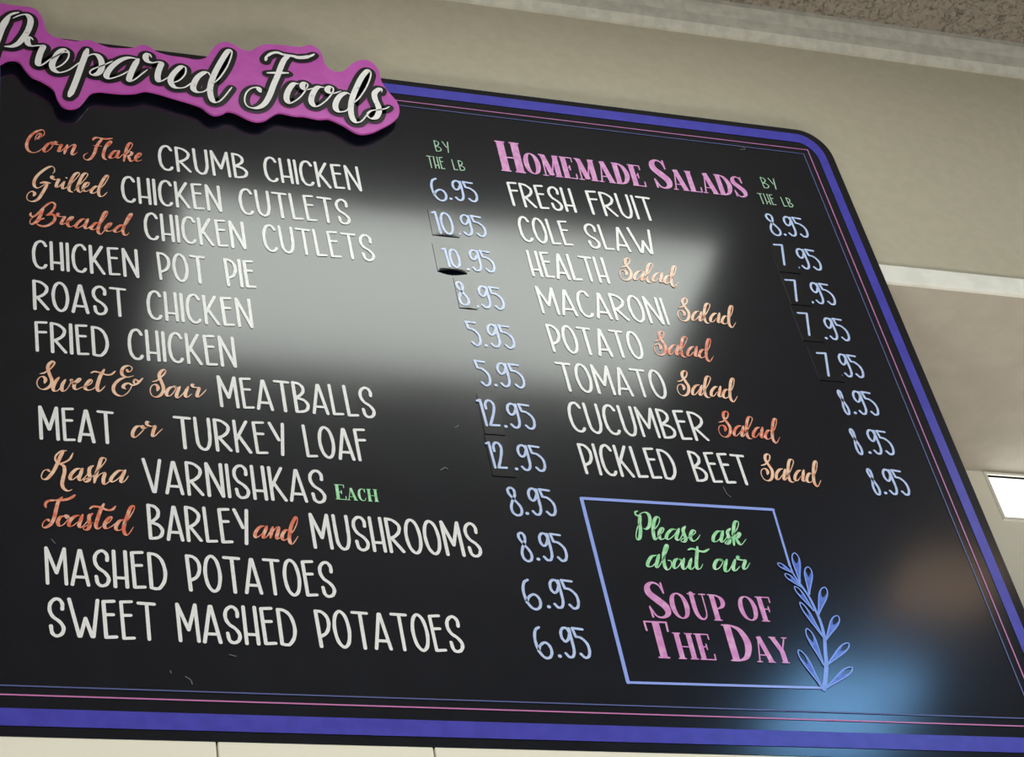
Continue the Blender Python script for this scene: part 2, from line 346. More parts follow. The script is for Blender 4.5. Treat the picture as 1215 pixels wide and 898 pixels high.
SCRIPT={'header':[(0.5,[(153.7,3722.0),(146.6,3717.2),(141.0,3709.7),(135.4,3697.5),(131.3,3683.1)]),(1.0,[(147.4,3708.7),(155.1,3716.1),(162.2,3719.4),(166.9,3714.2),
(167.6,3703.2),(164.4,3686.6),(159.4,3672.2),(153.9,3660.1),(146.9,3652.7),(138.6,3650.5)]),(1.1,[(142.4,3710.1),(135.5,3688.9),(130.1,3663.5),(125.5,3638.7),
(123.0,3621.7)]),(1.0,[(170.7,3670.2),(167.9,3674.4),(164.5,3672.0),(163.7,3665.8),(165.8,3659.5),(170.0,3658.0),(174.9,3659.7),(179.8,3660.8),(182.2,3659.3),
(179.1,3647.4),(176.5,3632.6),(176.2,3624.3),(178.9,3621.8),(183.8,3627.0),(189.5,3635.3),(197.3,3644.0),(205.8,3653.0),(211.0,3654.0),(207.3,3659.3),(200.2,3651.8),
(194.4,3636.3),(192.2,3625.2),(194.2,3616.1),(199.8,3612.6),(205.4,3614.9),(212.5,3621.0),(219.6,3630.7),(226.2,3639.9)]),(1.0,[(194.2,3618.5),(204.1,3628.8),
(210.6,3642.0),(211.8,3654.2),(208.0,3659.4)]),(1.0,[(233.7,3664.8),(230.6,3650.9),(226.0,3630.8),(220.6,3606.2),(214.7,3581.8),(211.0,3569.6)]),(1.0,[(229.8,3643.5),
(234.2,3651.6),(240.7,3656.6),(246.4,3654.1),(249.4,3645.1),(249.7,3633.2),(246.6,3621.9),(241.2,3616.1),(236.6,3616.4),(235.7,3620.9),(238.6,3626.2),(243.7,3630.8),
(250.2,3635.7),(256.8,3641.8),(262.6,3647.3)]),(1.0,[(293.2,3657.2),(287.5,3658.4),(280.3,3657.4),(271.4,3650.3),(262.4,3637.7),(256.4,3624.5),(254.7,3615.9),
(258.2,3612.4),(266.1,3617.0),(274.9,3624.7),(280.8,3631.8)]),(1.0,[(293.2,3657.2),(288.4,3644.1),(283.2,3626.3),(281.0,3615.2),(283.0,3612.1),(288.9,3618.0),
(296.5,3629.0),(303.4,3638.7)]),(1.0,[(309.2,3664.1),(307.5,3669.8),(304.1,3669.1),(302.1,3662.6),(304.0,3655.7),(309.8,3653.7),(316.4,3656.6),(320.4,3654.9),
(319.3,3649.2),(316.3,3637.7),(314.8,3625.5),(316.2,3618.6),(320.6,3620.7),(328.2,3629.3)]),(1.0,[(332.0,3618.2),(341.1,3625.9),(348.3,3639.3),(349.4,3651.6),
(344.7,3653.1),(337.6,3643.2),(331.9,3631.3),(330.0,3621.3),(332.5,3612.3),(338.1,3609.9),(346.2,3612.6),(353.9,3621.3),(359.3,3627.6)]),(1.0,[(378.3,3641.7),
(376.4,3647.3),(371.2,3646.3),(363.3,3636.3),(358.2,3623.3),(356.4,3612.3),(359.5,3606.9),(365.3,3606.9),(371.4,3611.6),(375.5,3619.5)]),(1.0,[(381.0,3626.6),
(390.0,3640.4),(400.4,3664.3),(407.2,3687.9),(407.9,3698.0),(403.3,3695.8),(395.4,3678.0),(386.4,3654.2),(380.0,3633.6),(376.7,3616.2),(376.6,3602.0),(378.9,3591.8),
(384.7,3591.7),(391.8,3601.3),(398.6,3614.5),(403.3,3623.8)]),(0.72,[(449.3,3686.6),(450.7,3694.8)]),(0.6,[(450.3,3693.8),(457.4,3702.5),(465.3,3706.1),
(472.7,3703.4),(481.8,3702.7),(484.8,3701.8)]),(1.0,[(480.3,3703.4),(473.4,3694.0),(467.5,3677.9),(461.2,3656.9),(455.1,3638.7),(449.0,3618.3),(441.6,3600.2),
(433.5,3590.4),(425.2,3587.7),(418.9,3591.2),(417.1,3602.6),(420.8,3617.6),(428.2,3627.4),(435.0,3628.7),(437.4,3622.0)]),(0.55,[(449.5,3661.5),(462.5,3664.1),
(475.3,3666.6)]),(0.95,[(481.1,3703.3),(490.9,3701.6)]),(0.85,[(484.8,3702.1),(491.6,3701.0),(500.2,3703.5),(506.0,3707.2)]),(0.5,[(501.9,3704.3),(507.1,3707.4),
(512.2,3712.3)]),(1.0,[(485.9,3646.9),(479.7,3644.9),(472.3,3630.2),(468.8,3615.1),(471.0,3606.4),(476.4,3608.7),(486.5,3620.9),(494.7,3637.0),(498.0,3647.3),
(494.5,3650.3),(490.9,3644.7),(491.9,3638.3),(497.1,3637.4),(505.1,3642.6)]),(1.0,[(517.6,3645.8),(509.8,3644.3),(503.0,3631.3),(499.2,3616.1),(501.4,3606.9),
(506.9,3606.8),(518.0,3619.7),(527.2,3636.0),(529.5,3646.1),(526.2,3648.7),(521.9,3643.4),(522.8,3637.5),(528.8,3636.2),(538.5,3642.3)]),(1.0,[(550.2,3637.5),
(545.2,3640.1),(537.6,3633.8),(531.5,3622.3),(528.3,3609.6),(530.1,3601.6),(536.4,3601.1),(543.0,3606.4),(548.4,3620.6)]),(1.0,[(549.7,3618.5),(560.4,3632.6),
(572.4,3656.9),(580.6,3680.9),(581.1,3691.5),(577.1,3690.7),(568.3,3675.5),(559.8,3654.5),(551.8,3631.0),(547.6,3610.9),(547.0,3594.0),(549.7,3584.6),(554.9,3584.1),
(560.0,3589.3),(568.6,3604.0),(574.7,3611.1)]),(1.0,[(591.0,3650.7),(591.7,3657.0),(587.7,3655.5),(581.5,3646.4),(580.8,3634.1),(582.9,3622.3),(582.7,3610.2),
(577.7,3597.8),(571.2,3594.2),(567.4,3597.8),(568.2,3605.1),(574.7,3611.1),(584.3,3614.1),(592.4,3618.1),(597.3,3622.6)])],'corn':[(1.0,[(174.1,3498.6),
(174.5,3504.3),(177.2,3511.2),(179.9,3512.1),(179.7,3507.2),(176.6,3501.0),(180.3,3505.3),(184.0,3511.0),(184.0,3517.0),(181.6,3519.2),(176.0,3515.6),(169.8,3507.4),
(165.8,3496.7),(164.6,3486.6),(166.8,3479.1),(172.2,3476.5),(178.3,3480.7),(184.5,3489.1)]),(1.0,[(193.1,3497.6),(188.8,3495.8),(184.8,3488.2),(183.6,3482.0),
(185.9,3480.1),(190.6,3486.2),(193.7,3493.7),(194.4,3498.2),(192.5,3498.5),(193.1,3494.6),(196.2,3495.8),(198.3,3499.5)]),(1.0,[(199.5,3499.1),(196.8,3500.7),
(196.8,3496.3),(200.5,3495.7),(203.2,3496.4),(201.3,3490.1),(199.7,3483.9),(202.2,3484.3),(206.6,3491.0),(209.8,3497.5)]),(1.0,[(209.7,3496.9),(207.8,3489.2),
(206.1,3480.4)]),(1.0,[(206.7,3484.1),(211.6,3493.9),(216.6,3498.7),(218.0,3497.0),(216.2,3489.7),(214.5,3482.5),(216.3,3480.2),(220.7,3486.1)]),(0.75,
[(238.5,3510.1),(239.2,3512.8),(241.5,3515.6),(246.2,3516.1)]),(0.8,[(244.9,3516.0),(251.8,3515.0),(260.4,3517.6)]),(1.0,[(249.9,3515.7),(245.4,3507.8),
(242.0,3498.2),(239.9,3487.9),(236.0,3478.3),(231.6,3473.6),(227.9,3475.9),(228.0,3481.8),(232.4,3486.6)]),(0.5,[(239.0,3500.7),(248.3,3501.3)]),(1.0,[(251.4,3497.9),
(256.5,3503.8),(259.8,3510.4),(258.6,3512.2),(254.7,3506.5),(251.3,3495.8),(249.5,3485.6),(250.3,3479.7),(252.7,3477.8)]),(1.0,[(266.9,3496.2),(262.5,3494.8),
(257.9,3487.0),(256.8,3482.4),(260.3,3481.8),(265.4,3488.3),(268.1,3494.8)]),(1.0,[(267.8,3496.3),(265.4,3488.3),(264.7,3483.8),(267.2,3483.6),(271.8,3490.4),
(278.9,3498.7),(283.1,3509.5),(281.3,3513.2),(278.0,3508.2),(275.1,3496.0),(272.3,3478.5)]),(1.0,[(274.2,3488.8),(278.8,3496.2),(282.0,3495.6),(280.6,3490.9),
(277.4,3489.4)]),(1.0,[(277.4,3489.4),(279.0,3482.7),(280.8,3479.4),(284.0,3482.5),(291.2,3490.8),(292.7,3495.6),(290.1,3495.2),(286.8,3489.6),(286.0,3484.3),
(287.7,3481.0),(292.9,3484.1)])],'grilled':[(1.0,[(192.9,3443.3),(195.1,3448.4),(194.1,3454.6),(190.4,3455.2),(184.0,3449.0),(176.5,3437.7),(172.8,3427.0),
(173.1,3418.4),(176.5,3415.9),(181.2,3420.0),(186.5,3427.2)]),(0.9,[(179.6,3424.8),(183.9,3426.8),(189.9,3426.5)]),(1.0,[(187.5,3426.9),(184.8,3417.3),
(181.7,3408.5),(177.4,3397.9),(172.2,3392.5),(167.0,3392.7),(164.7,3397.5),(166.2,3404.7),(170.2,3409.1),(173.3,3406.3),(172.0,3401.7)]),(1.0,[(195.0,3436.5),
(192.9,3439.0),(191.5,3435.9),(195.0,3433.1),(199.5,3434.7),(197.5,3427.7),(196.6,3421.2),(199.1,3421.3),(202.8,3427.7),(205.5,3432.0)]),(1.0,[(205.5,3431.5),
(203.3,3424.5),(203.8,3419.0),(207.0,3420.9),(212.4,3428.5),(217.8,3437.8),(222.2,3447.0),(221.2,3449.8),(216.9,3445.7),(212.6,3433.5),(210.5,3423.1),(210.8,3416.8),
(214.1,3414.5)]),(1.1,[(207.5,3438.6),(208.3,3438.0)]),(1.0,[(215.9,3417.3),(220.8,3426.5),(226.3,3435.8),(231.3,3446.8),(229.8,3450.4),(226.0,3446.4),
(222.3,3435.1),(219.9,3424.7),(220.4,3418.1),(223.3,3416.0),(226.0,3422.0),(231.5,3429.1),(232.7,3434.0),(229.4,3432.9),(226.3,3425.7),(226.2,3419.8),(229.2,3418.6),
(235.1,3424.1)]),(1.0,[(243.5,3428.8),(240.0,3428.8),(235.4,3422.2),(234.7,3417.4),(237.6,3416.7),(242.0,3421.9)]),(1.0,[(243.1,3423.4),(248.7,3432.7),
(253.8,3445.4),(254.0,3450.2),(251.2,3448.0),(246.6,3437.1),(243.3,3425.1),(242.6,3416.6),(244.6,3412.0),(248.2,3414.2),(252.1,3420.7)])],'breaded':[(0.7,
[(169.1,3373.0),(168.6,3368.9),(170.6,3366.8),(174.2,3369.3),(178.9,3376.9),(184.7,3386.8),(190.9,3393.5),(194.6,3392.1),(194.5,3385.9),(190.8,3377.2),
(185.6,3371.2)]),(1.0,[(182.5,3381.1),(178.3,3367.2),(174.2,3358.5),(170.1,3353.9),(168.2,3356.0),(168.9,3361.7),(174.2,3369.8),(180.5,3378.8)]),(0.9,[(186.1,3371.3),
(191.8,3373.8),(194.7,3369.7),(193.3,3362.2),(187.5,3354.9),(181.4,3352.4),(175.7,3354.7)]),(0.8,[(175.2,3356.7),(178.3,3362.7),(183.0,3365.5)]),(1.0,[(200.1,3375.4),
(198.1,3376.4),(197.5,3372.5),(201.1,3371.2),(205.0,3371.7),(203.1,3366.1),(201.2,3359.9),(203.1,3358.9),(207.8,3363.6),(212.5,3367.6),(214.7,3372.4),(212.6,3372.4),
(209.1,3367.0),(208.0,3360.4),(210.0,3355.9),(214.5,3358.2),(218.7,3363.7)]),(1.0,[(228.0,3371.2),(224.0,3370.6),(219.2,3363.7),(216.8,3357.3),(219.1,3355.2),
(223.8,3359.6),(228.1,3366.7)]),(1.0,[(230.3,3371.9),(228.1,3365.1),(226.6,3357.3),(229.0,3355.9),(233.5,3361.1)]),(1.0,[(242.1,3366.9),(238.6,3366.7),
(233.9,3359.5),(233.3,3355.9),(236.2,3355.0),(241.0,3359.3)]),(1.0,[(241.6,3360.7),(247.1,3372.9),(251.7,3385.0),(250.7,3387.8),(247.4,3382.4),(243.6,3369.1),
(240.7,3357.3),(241.0,3350.6),(243.9,3349.0),(248.9,3357.7),(253.2,3362.4),(256.0,3368.5),(253.3,3367.8),(249.7,3361.9),(249.0,3356.6),(251.9,3354.5),(257.2,3357.9)]),
(1.0,[(268.1,3367.6),(264.3,3365.7),(259.0,3358.5),(258.9,3354.7),(262.4,3354.9),(267.3,3359.7)]),(1.0,[(267.8,3359.8),(273.0,3371.9),(278.7,3385.9),(277.8,3387.9),
(274.9,3383.3),(270.5,3369.9),(267.5,3358.9),(268.3,3352.3),(271.2,3350.9),(274.2,3355.9)])],'sweet':[(0.5,[(177.7,3126.3),(181.8,3128.0),(185.6,3132.0),
(189.5,3136.9),(192.3,3143.5),(190.5,3145.4)]),(1.0,[(192.3,3143.5),(190.7,3145.7),(186.9,3141.5),(185.4,3135.0),(187.0,3126.9),(189.2,3118.8),(188.6,3111.9),
(184.5,3106.2),(179.7,3104.4),(175.7,3107.8),(174.7,3114.5),(177.2,3121.0),(180.8,3122.5),(183.1,3118.9),(182.2,3113.9)]),(1.0,[(196.3,3123.0),(192.9,3116.5),
(190.5,3108.0),(191.3,3103.6),(194.9,3104.4),(199.3,3111.7),(202.6,3120.3)]),(1.0,[(202.6,3120.3),(199.6,3113.1),(199.0,3106.4),(200.7,3103.9),(204.5,3108.1),
(208.0,3116.7),(210.2,3121.1),(208.6,3120.7),(209.5,3118.3),(211.8,3115.8),(216.2,3119.0),(218.2,3123.1),(216.3,3123.2),(212.3,3116.9),(211.0,3110.9),(213.3,3107.7),
(218.0,3110.9),(221.9,3112.7),(227.8,3117.5),(229.3,3122.2),(227.4,3123.0),(223.6,3116.8),(222.0,3110.7),(224.7,3108.1),(229.5,3110.1),(234.0,3115.4)]),
(1.05,[(241.7,3139.2),(237.7,3129.7),(234.8,3118.2),(234.1,3111.3),(235.8,3107.6),(238.7,3110.4),(242.0,3115.6)]),(0.6,[(228.3,3132.8),(232.0,3135.3),(237.9,3134.2),
(243.6,3132.0),(248.5,3133.0),(252.8,3138.1)])],'ampersand':[(1.0,[(264.5,3141.8),(266.2,3138.7),(268.9,3140.4),(270.0,3145.2),(266.7,3147.7),(261.7,3145.0),
(259.2,3138.4),(260.5,3132.9),(265.1,3130.9),(271.1,3133.6)]),(1.0,[(262.7,3130.6),(256.2,3125.8),(251.3,3118.4),(250.3,3110.2),(253.6,3104.4),(259.4,3103.6),
(265.4,3110.2),(268.9,3119.8),(265.8,3122.3),(261.8,3120.1),(260.0,3116.1),(262.1,3114.0)]),(0.7,[(266.7,3121.0),(270.1,3120.0),(274.6,3122.8),(280.3,3130.9)]),
(0.6,[(273.1,3120.7),(271.0,3124.2),(272.4,3128.2),(274.8,3127.0),(276.2,3124.1)])],'sour':[(0.5,[(290.0,3127.0),(294.3,3128.9),(297.9,3133.1),(302.5,3139.3),
(304.6,3144.3)]),(1.0,[(304.6,3144.0),(302.9,3145.9),(299.4,3142.8),(297.2,3136.0),(299.1,3128.0),(300.9,3120.1),(300.1,3113.3),(296.2,3107.1),(291.4,3105.3),
(288.0,3108.7),(287.3,3115.3),(289.4,3121.3),(293.1,3123.3),(295.4,3119.5),(294.4,3114.7)]),(1.0,[(312.2,3122.4),(307.3,3119.9),(303.9,3113.7),(304.1,3108.4),
(307.7,3109.0),(311.9,3115.9),(313.8,3121.5),(312.2,3123.1),(313.6,3120.8),(317.0,3122.1)]),(1.0,[(317.8,3122.6),(314.9,3114.9),(313.6,3108.3),(315.7,3106.9),
(320.8,3113.5),(325.8,3122.8)]),(1.0,[(326.4,3123.5),(323.5,3115.8),(322.8,3109.9),(324.9,3108.5),(329.5,3113.7)]),(1.0,[(333.1,3127.6),(330.9,3127.4),
(331.2,3124.0),(335.3,3123.4),(337.4,3122.7),(335.5,3115.7),(334.8,3110.5),(337.0,3110.5),(341.6,3116.4),(344.8,3121.4)])],'or':[(1.0,[(275.5,3063.3),(271.1,3061.4),
(267.7,3054.2),(267.5,3048.7),(270.0,3047.4),(275.3,3053.6),(279.3,3060.5),(278.5,3063.6),(277.0,3061.9),(278.8,3059.8),(282.1,3062.0)]),(1.0,[(285.2,3069.2),
(282.6,3069.9),(282.0,3065.9),(285.9,3063.7),(289.9,3064.5),(288.2,3058.1),(287.0,3051.2),(289.1,3050.5),(293.1,3056.0),(297.5,3061.6)])],'kasha':[(0.55,
[(202.4,3022.9),(197.0,3021.4),(192.3,3015.3),(191.8,3009.3),(193.9,3005.7)]),(1.0,[(199.7,3021.9),(196.4,3014.1),(193.1,3003.5),(189.3,2993.5),(183.9,2984.6),
(179.7,2983.5),(178.3,2987.5),(180.5,2994.2),(184.0,2996.0),(186.1,2994.0)]),(0.55,[(208.6,3020.2),(205.5,3012.0),(200.1,3007.0),(195.2,3004.8)]),(1.0,
[(195.2,3004.8),(199.5,3002.2),(200.3,2995.2),(198.8,2986.3),(197.8,2978.9),(199.3,2972.8),(203.3,2970.2),(207.1,2972.4)]),(1.0,[(215.8,3000.3),(211.2,2998.8),
(206.6,2992.1),(205.5,2986.6),(207.8,2985.2),(212.7,2990.4),(216.5,2996.3)]),(1.0,[(217.5,3000.4),(215.6,2993.6),(213.9,2986.9),(215.8,2984.8),(220.2,2990.3),
(224.6,2998.8),(227.4,3004.7)]),(1.0,[(227.7,3005.0),(224.4,3001.8),(223.7,2995.8),(224.1,2989.9),(222.7,2985.0),(219.5,2983.2),(218.7,2985.8),(222.3,2988.3),
(227.2,2991.4),(234.4,3002.6),(240.1,3013.3),(238.5,3016.4),(235.5,3014.4),(233.0,3004.0),(230.1,2993.4),(228.3,2982.9)]),(1.0,[(228.8,2985.2),(233.1,2993.3),
(237.5,2996.7),(238.5,2994.6),(237.0,2988.1),(237.4,2982.5),(239.8,2982.4),(244.3,2988.0)]),(1.0,[(256.4,3001.3),(251.7,3000.1),(246.4,2993.3),(244.1,2987.5),
(246.4,2985.5),(251.9,2990.8),(256.3,2997.9)]),(1.0,[(258.6,3001.8),(256.1,2995.6),(253.8,2987.3),(255.5,2985.5),(258.9,2989.6),(261.3,2994.6)])],'toasted':[(0.75,
[(182.3,2947.5),(181.8,2951.7),(184.7,2955.9),(192.1,2957.5)]),(0.85,[(191.1,2957.4),(199.5,2958.5),(205.8,2961.5),(209.6,2965.4)]),(1.0,[(197.4,2961.5),
(193.9,2955.5),(191.7,2945.4),(190.0,2935.3),(186.6,2926.7),(181.4,2922.1),(179.0,2924.0),(180.1,2929.0),(183.5,2932.7),(185.1,2930.7)]),(1.0,[(199.2,2937.9),
(195.5,2936.2),(193.2,2929.9),(194.6,2925.4),(198.0,2926.8),(202.3,2933.5),(203.4,2938.5),(200.8,2938.7),(202.3,2935.3),(205.7,2937.0)]),(1.0,[(213.1,2939.9),
(208.6,2937.9),(204.2,2931.5),(203.6,2926.1),(206.9,2926.3),(212.2,2932.1)]),(1.0,[(216.4,2940.9),(214.6,2934.4),(212.9,2927.2),(214.7,2924.8),(218.4,2929.0),
(222.8,2937.1),(225.6,2942.3)]),(1.0,[(225.8,2943.0),(222.6,2939.9),(222.4,2933.6),(222.8,2927.9),(221.0,2923.2),(217.8,2922.2),(217.0,2924.7),(220.5,2927.8),
(225.9,2931.7)]),(1.05,[(236.7,2956.1),(233.1,2947.2),(230.4,2937.0),(228.6,2928.4),(230.4,2924.3),(234.2,2927.7)]),(0.7,[(223.3,2949.0),(226.8,2952.1),
(233.2,2951.5),(239.5,2948.7),(244.3,2949.5),(247.6,2954.0)]),(1.0,[(237.6,2929.7),(242.3,2935.1),(244.0,2939.9),(241.3,2939.0),(237.7,2933.3),(236.5,2928.3),
(238.3,2925.1),(243.1,2928.0),(248.1,2933.4)]),(1.0,[(254.3,2937.4),(250.8,2935.4),(247.6,2929.1),(247.5,2924.4),(250.9,2924.0),(254.8,2928.2)]),(1.0,[(254.9,2930.3),
(260.5,2940.7),(265.1,2951.1),(265.3,2955.9),(262.0,2953.4),(258.7,2943.4),(255.7,2933.2),(254.4,2924.6),(256.3,2918.7),(259.3,2920.1),(263.8,2928.9)])],
'and':[(1.0,[(390.7,2939.6),(387.7,2939.2),(383.9,2935.6),(380.7,2929.4),(380.8,2924.7),(383.4,2925.4),(388.9,2931.2)]),(1.0,[(393.0,2939.6),(391.2,2934.3),
(388.9,2928.8),(388.6,2924.8),(390.2,2924.6),(393.2,2928.2),(397.1,2936.0)]),(1.0,[(398.8,2939.1),(397.1,2933.0),(395.4,2925.0)]),(1.0,[(396.5,2928.7),
(400.4,2936.2),(402.9,2939.1),(404.5,2938.3),(403.3,2932.8),(401.6,2926.7),(402.2,2924.2),(404.0,2925.0),(406.6,2928.2)]),(1.0,[(414.1,2936.3),(411.0,2935.5),
(407.4,2929.5),(407.2,2924.4),(409.7,2923.0),(413.5,2926.9)]),(1.0,[(414.1,2928.8),(419.4,2936.4),(423.5,2946.4),(424.2,2952.9),(422.8,2953.4),(419.8,2948.0),
(416.7,2939.8),(414.8,2931.2),(413.9,2924.5),(414.7,2919.5),(416.9,2918.8),(420.1,2923.8),(422.9,2928.8)])],'please':[(0.55,[(789.9,2990.3),(786.7,2988.5),
(786.5,2984.6),(789.4,2983.8)]),(1.0,[(788.1,2981.6),(792.2,2986.6),(797.7,2989.0),(801.2,2986.2),(801.1,2978.8),(798.3,2970.1),(793.8,2965.5),(791.0,2966.5)]),
(1.0,[(791.7,2984.2),(788.7,2974.8),(787.3,2964.0),(784.1,2953.1),(780.6,2950.2),(780.6,2955.9),(784.5,2966.8),(789.4,2974.8)]),(1.0,[(800.9,2962.7),(809.2,2973.2),
(812.4,2981.2),(810.3,2983.8),(806.4,2979.2),(802.4,2968.2),(800.4,2957.3),(801.4,2951.4),(807.0,2958.1),(811.8,2962.7),(814.2,2967.9),(811.7,2967.8),(807.8,2961.7),
(806.5,2954.7),(808.8,2952.5),(814.6,2956.1)]),(1.0,[(828.0,2967.4),(822.7,2967.0),(816.7,2960.8),(814.1,2954.8),(817.1,2953.5),(824.1,2959.8),(829.0,2966.3)]),
(1.0,[(831.4,2968.8),(828.1,2962.4),(825.2,2954.9),(827.5,2952.9),(831.8,2958.1),(837.9,2969.2)]),(1.0,[(839.2,2972.4),(835.7,2967.5),(835.5,2960.6),(835.9,2955.3),
(833.2,2950.9),(829.7,2951.5),(832.4,2955.1),(839.8,2957.4),(848.2,2963.8),(849.0,2967.4),(846.5,2967.3),(843.0,2961.9),(841.5,2955.7),(844.2,2952.6),(849.5,2956.3),
(853.4,2961.9)]),(1.0,[(879.9,2968.9),(874.3,2967.7),(868.5,2960.7),(866.9,2954.2),(871.0,2954.3),(878.0,2961.4)]),(1.0,[(881.3,2969.3),(878.0,2961.4),
(875.8,2955.1),(877.8,2954.0),(883.2,2960.2),(889.0,2970.7)]),(1.0,[(890.5,2973.1),(886.2,2968.2),(885.9,2961.2),(885.4,2955.0),(882.2,2951.3),(879.4,2952.0),
(882.6,2955.6),(890.8,2963.1),(898.6,2973.7),(902.3,2981.8),(900.7,2984.4),(897.1,2980.6),(892.7,2967.1),(889.1,2950.2)]),(1.0,[(892.4,2960.9),(898.4,2968.0),
(899.6,2966.0),(896.1,2961.2),(892.9,2960.2)]),(1.0,[(893.9,2960.2),(895.3,2953.4),(898.0,2951.6),(905.2,2959.5)])],'about':[(1.0,[(797.3,2930.0),(791.6,2927.9),
(786.1,2920.4),(784.8,2914.7),(789.4,2915.0),(796.8,2922.6)]),(1.0,[(800.5,2931.0),(796.8,2922.6),(794.0,2915.3),(795.8,2913.9),(802.1,2922.9),(808.9,2933.8),
(813.5,2943.1),(812.1,2945.0),(808.3,2938.3),(804.3,2926.0),(803.5,2914.4),(806.2,2911.4),(810.9,2916.8),(811.8,2923.3),(808.5,2923.8)]),(1.0,[(819.9,2927.1),
(816.0,2923.6),(813.2,2916.2),(815.0,2913.7),(820.0,2918.2),(823.2,2924.0),(821.3,2926.1),(825.2,2924.5)]),(1.0,[(827.4,2927.6),(823.9,2919.9),(823.2,2914.4),
(825.7,2913.7),(832.0,2921.9),(834.9,2928.1)]),(1.0,[(835.6,2928.1),(831.9,2920.4),(830.7,2915.6),(833.1,2913.8),(838.2,2919.4)]),(1.0,[(846.3,2944.7),
(842.9,2933.1),(839.4,2920.9),(839.1,2914.5),(842.8,2915.5),(846.7,2921.4)]),(0.7,[(834.7,2939.8),(839.8,2941.7),(846.1,2939.4),(852.1,2938.6),(858.7,2942.5)]),
(1.0,[(867.6,2929.5),(863.1,2926.7),(858.9,2919.2),(859.8,2915.3),(864.4,2917.6),(870.0,2925.2),(870.3,2929.0),(867.9,2928.5),(871.6,2926.8)]),(1.0,[(875.6,2929.3),
(871.6,2920.8),(870.0,2913.7),(873.4,2913.9),(879.8,2922.1),(885.2,2930.0)]),(1.0,[(885.2,2930.0),(881.3,2922.2),(879.8,2915.8),(882.4,2915.1),(888.3,2921.2)]),
(1.0,[(891.7,2934.2),(889.5,2934.5),(888.6,2930.9),(893.0,2929.7),(896.3,2929.2),(892.4,2921.4),(892.2,2917.7),(895.3,2918.9),(901.0,2926.5)])],'salad0':[(0.5,
[(852.5,3379.7),(857.0,3381.4),(861.5,3385.2),(865.4,3389.4),(867.5,3395.6),(865.7,3398.0)]),(1.0,[(867.5,3395.6),(865.5,3398.0),(861.6,3394.6),(860.3,3387.6),
(862.8,3379.4),(864.2,3372.0),(860.9,3362.0),(855.3,3357.4),(850.2,3359.4),(849.0,3367.0),(851.6,3373.4),(856.3,3375.2),(858.2,3371.4),(856.7,3366.8)]),
(1.0,[(878.5,3376.8),(873.9,3375.2),(868.4,3368.4),(866.5,3361.2),(869.6,3360.7),(875.1,3367.0),(879.4,3372.8)]),(1.0,[(881.4,3376.4),(878.7,3369.6),(875.6,3361.7),
(877.5,3360.6),(883.6,3369.2),(889.9,3378.6),(895.4,3388.8),(894.1,3392.4),(890.6,3390.2),(886.2,3380.2),(883.0,3369.0),(882.5,3360.4),(884.7,3357.6),(887.8,3358.4)]),
(1.0,[(900.8,3376.4),(897.1,3374.8),(891.6,3368.0),(889.7,3361.4),(892.8,3361.0),(898.7,3367.8)]),(1.0,[(904.9,3377.2),(901.8,3369.2),(899.2,3361.6),(901.5,3360.7),
(905.7,3366.0)]),(1.0,[(914.5,3372.7),(910.1,3372.2),(905.4,3365.4),(904.7,3360.4),(907.6,3359.0),(912.7,3363.2)]),(1.0,[(913.5,3366.4),(920.2,3377.0),
(924.2,3386.0),(925.6,3391.6),(923.3,3391.6),(919.9,3385.6),(916.1,3374.2),(913.1,3362.2),(913.4,3355.7),(916.0,3354.2),(922.4,3363.2)])],'salad1':[(0.5,
[(911.6,3317.2),(916.0,3318.8),(920.4,3322.6),(924.3,3326.9),(926.4,3333.1),(924.6,3335.5)]),(1.0,[(926.4,3333.1),(924.4,3335.5),(920.5,3332.1),(919.3,3325.1),
(921.7,3316.8),(923.1,3309.5),(919.9,3299.5),(914.3,3294.8),(909.3,3296.9),(908.1,3304.4),(910.7,3310.9),(915.3,3312.6),(917.2,3308.8),(915.7,3304.3)]),
(1.0,[(937.2,3314.3),(932.7,3312.7),(927.3,3305.8),(925.4,3298.6),(928.4,3298.2),(933.9,3304.5),(938.1,3310.3)]),(1.0,[(940.1,3313.8),(937.4,3307.1),(934.4,3299.2),
(936.3,3298.1),(942.3,3306.6),(948.5,3316.0),(953.9,3326.3),(952.7,3329.8),(949.2,3327.7),(944.8,3317.6),(941.7,3306.5),(941.2,3297.9),(943.4,3295.0),(946.4,3295.9)]),
(1.0,[(959.3,3313.9),(955.6,3312.3),(950.2,3305.5),(948.3,3298.8),(951.4,3298.4),(957.2,3305.3)]),(1.0,[(963.3,3314.6),(960.3,3306.7),(957.7,3299.1),(960.0,3298.2),
(964.1,3303.5)]),(1.0,[(972.8,3310.2),(968.5,3309.7),(963.8,3302.9),(963.1,3297.8),(966.0,3296.4),(971.0,3300.6)]),(1.0,[(971.8,3303.9),(978.4,3314.4),
(982.4,3323.5),(983.8,3329.1),(981.5,3329.1),(978.1,3323.0),(974.4,3311.7),(971.4,3299.6),(971.7,3293.2),(974.3,3291.6),(980.6,3300.7)])],'salad2':[(0.5,
[(868.1,3255.4),(872.5,3257.0),(876.9,3260.8),(880.7,3265.0),(882.8,3271.2),(881.0,3273.6)]),(1.0,[(882.8,3271.2),(880.8,3273.6),(877.0,3270.2),(875.8,3263.2),
(878.2,3255.0),(879.6,3247.6),(876.4,3237.6),(870.8,3233.0),(865.8,3235.0),(864.6,3242.6),(867.2,3249.0),(871.8,3250.8),(873.7,3247.0),(872.2,3242.5)]),
(1.0,[(893.6,3252.5),(889.1,3250.8),(883.7,3244.0),(881.8,3236.8),(884.8,3236.4),(890.3,3242.6),(894.5,3248.5)]),(1.0,[(896.5,3252.0),(893.8,3245.2),(890.8,3237.4),
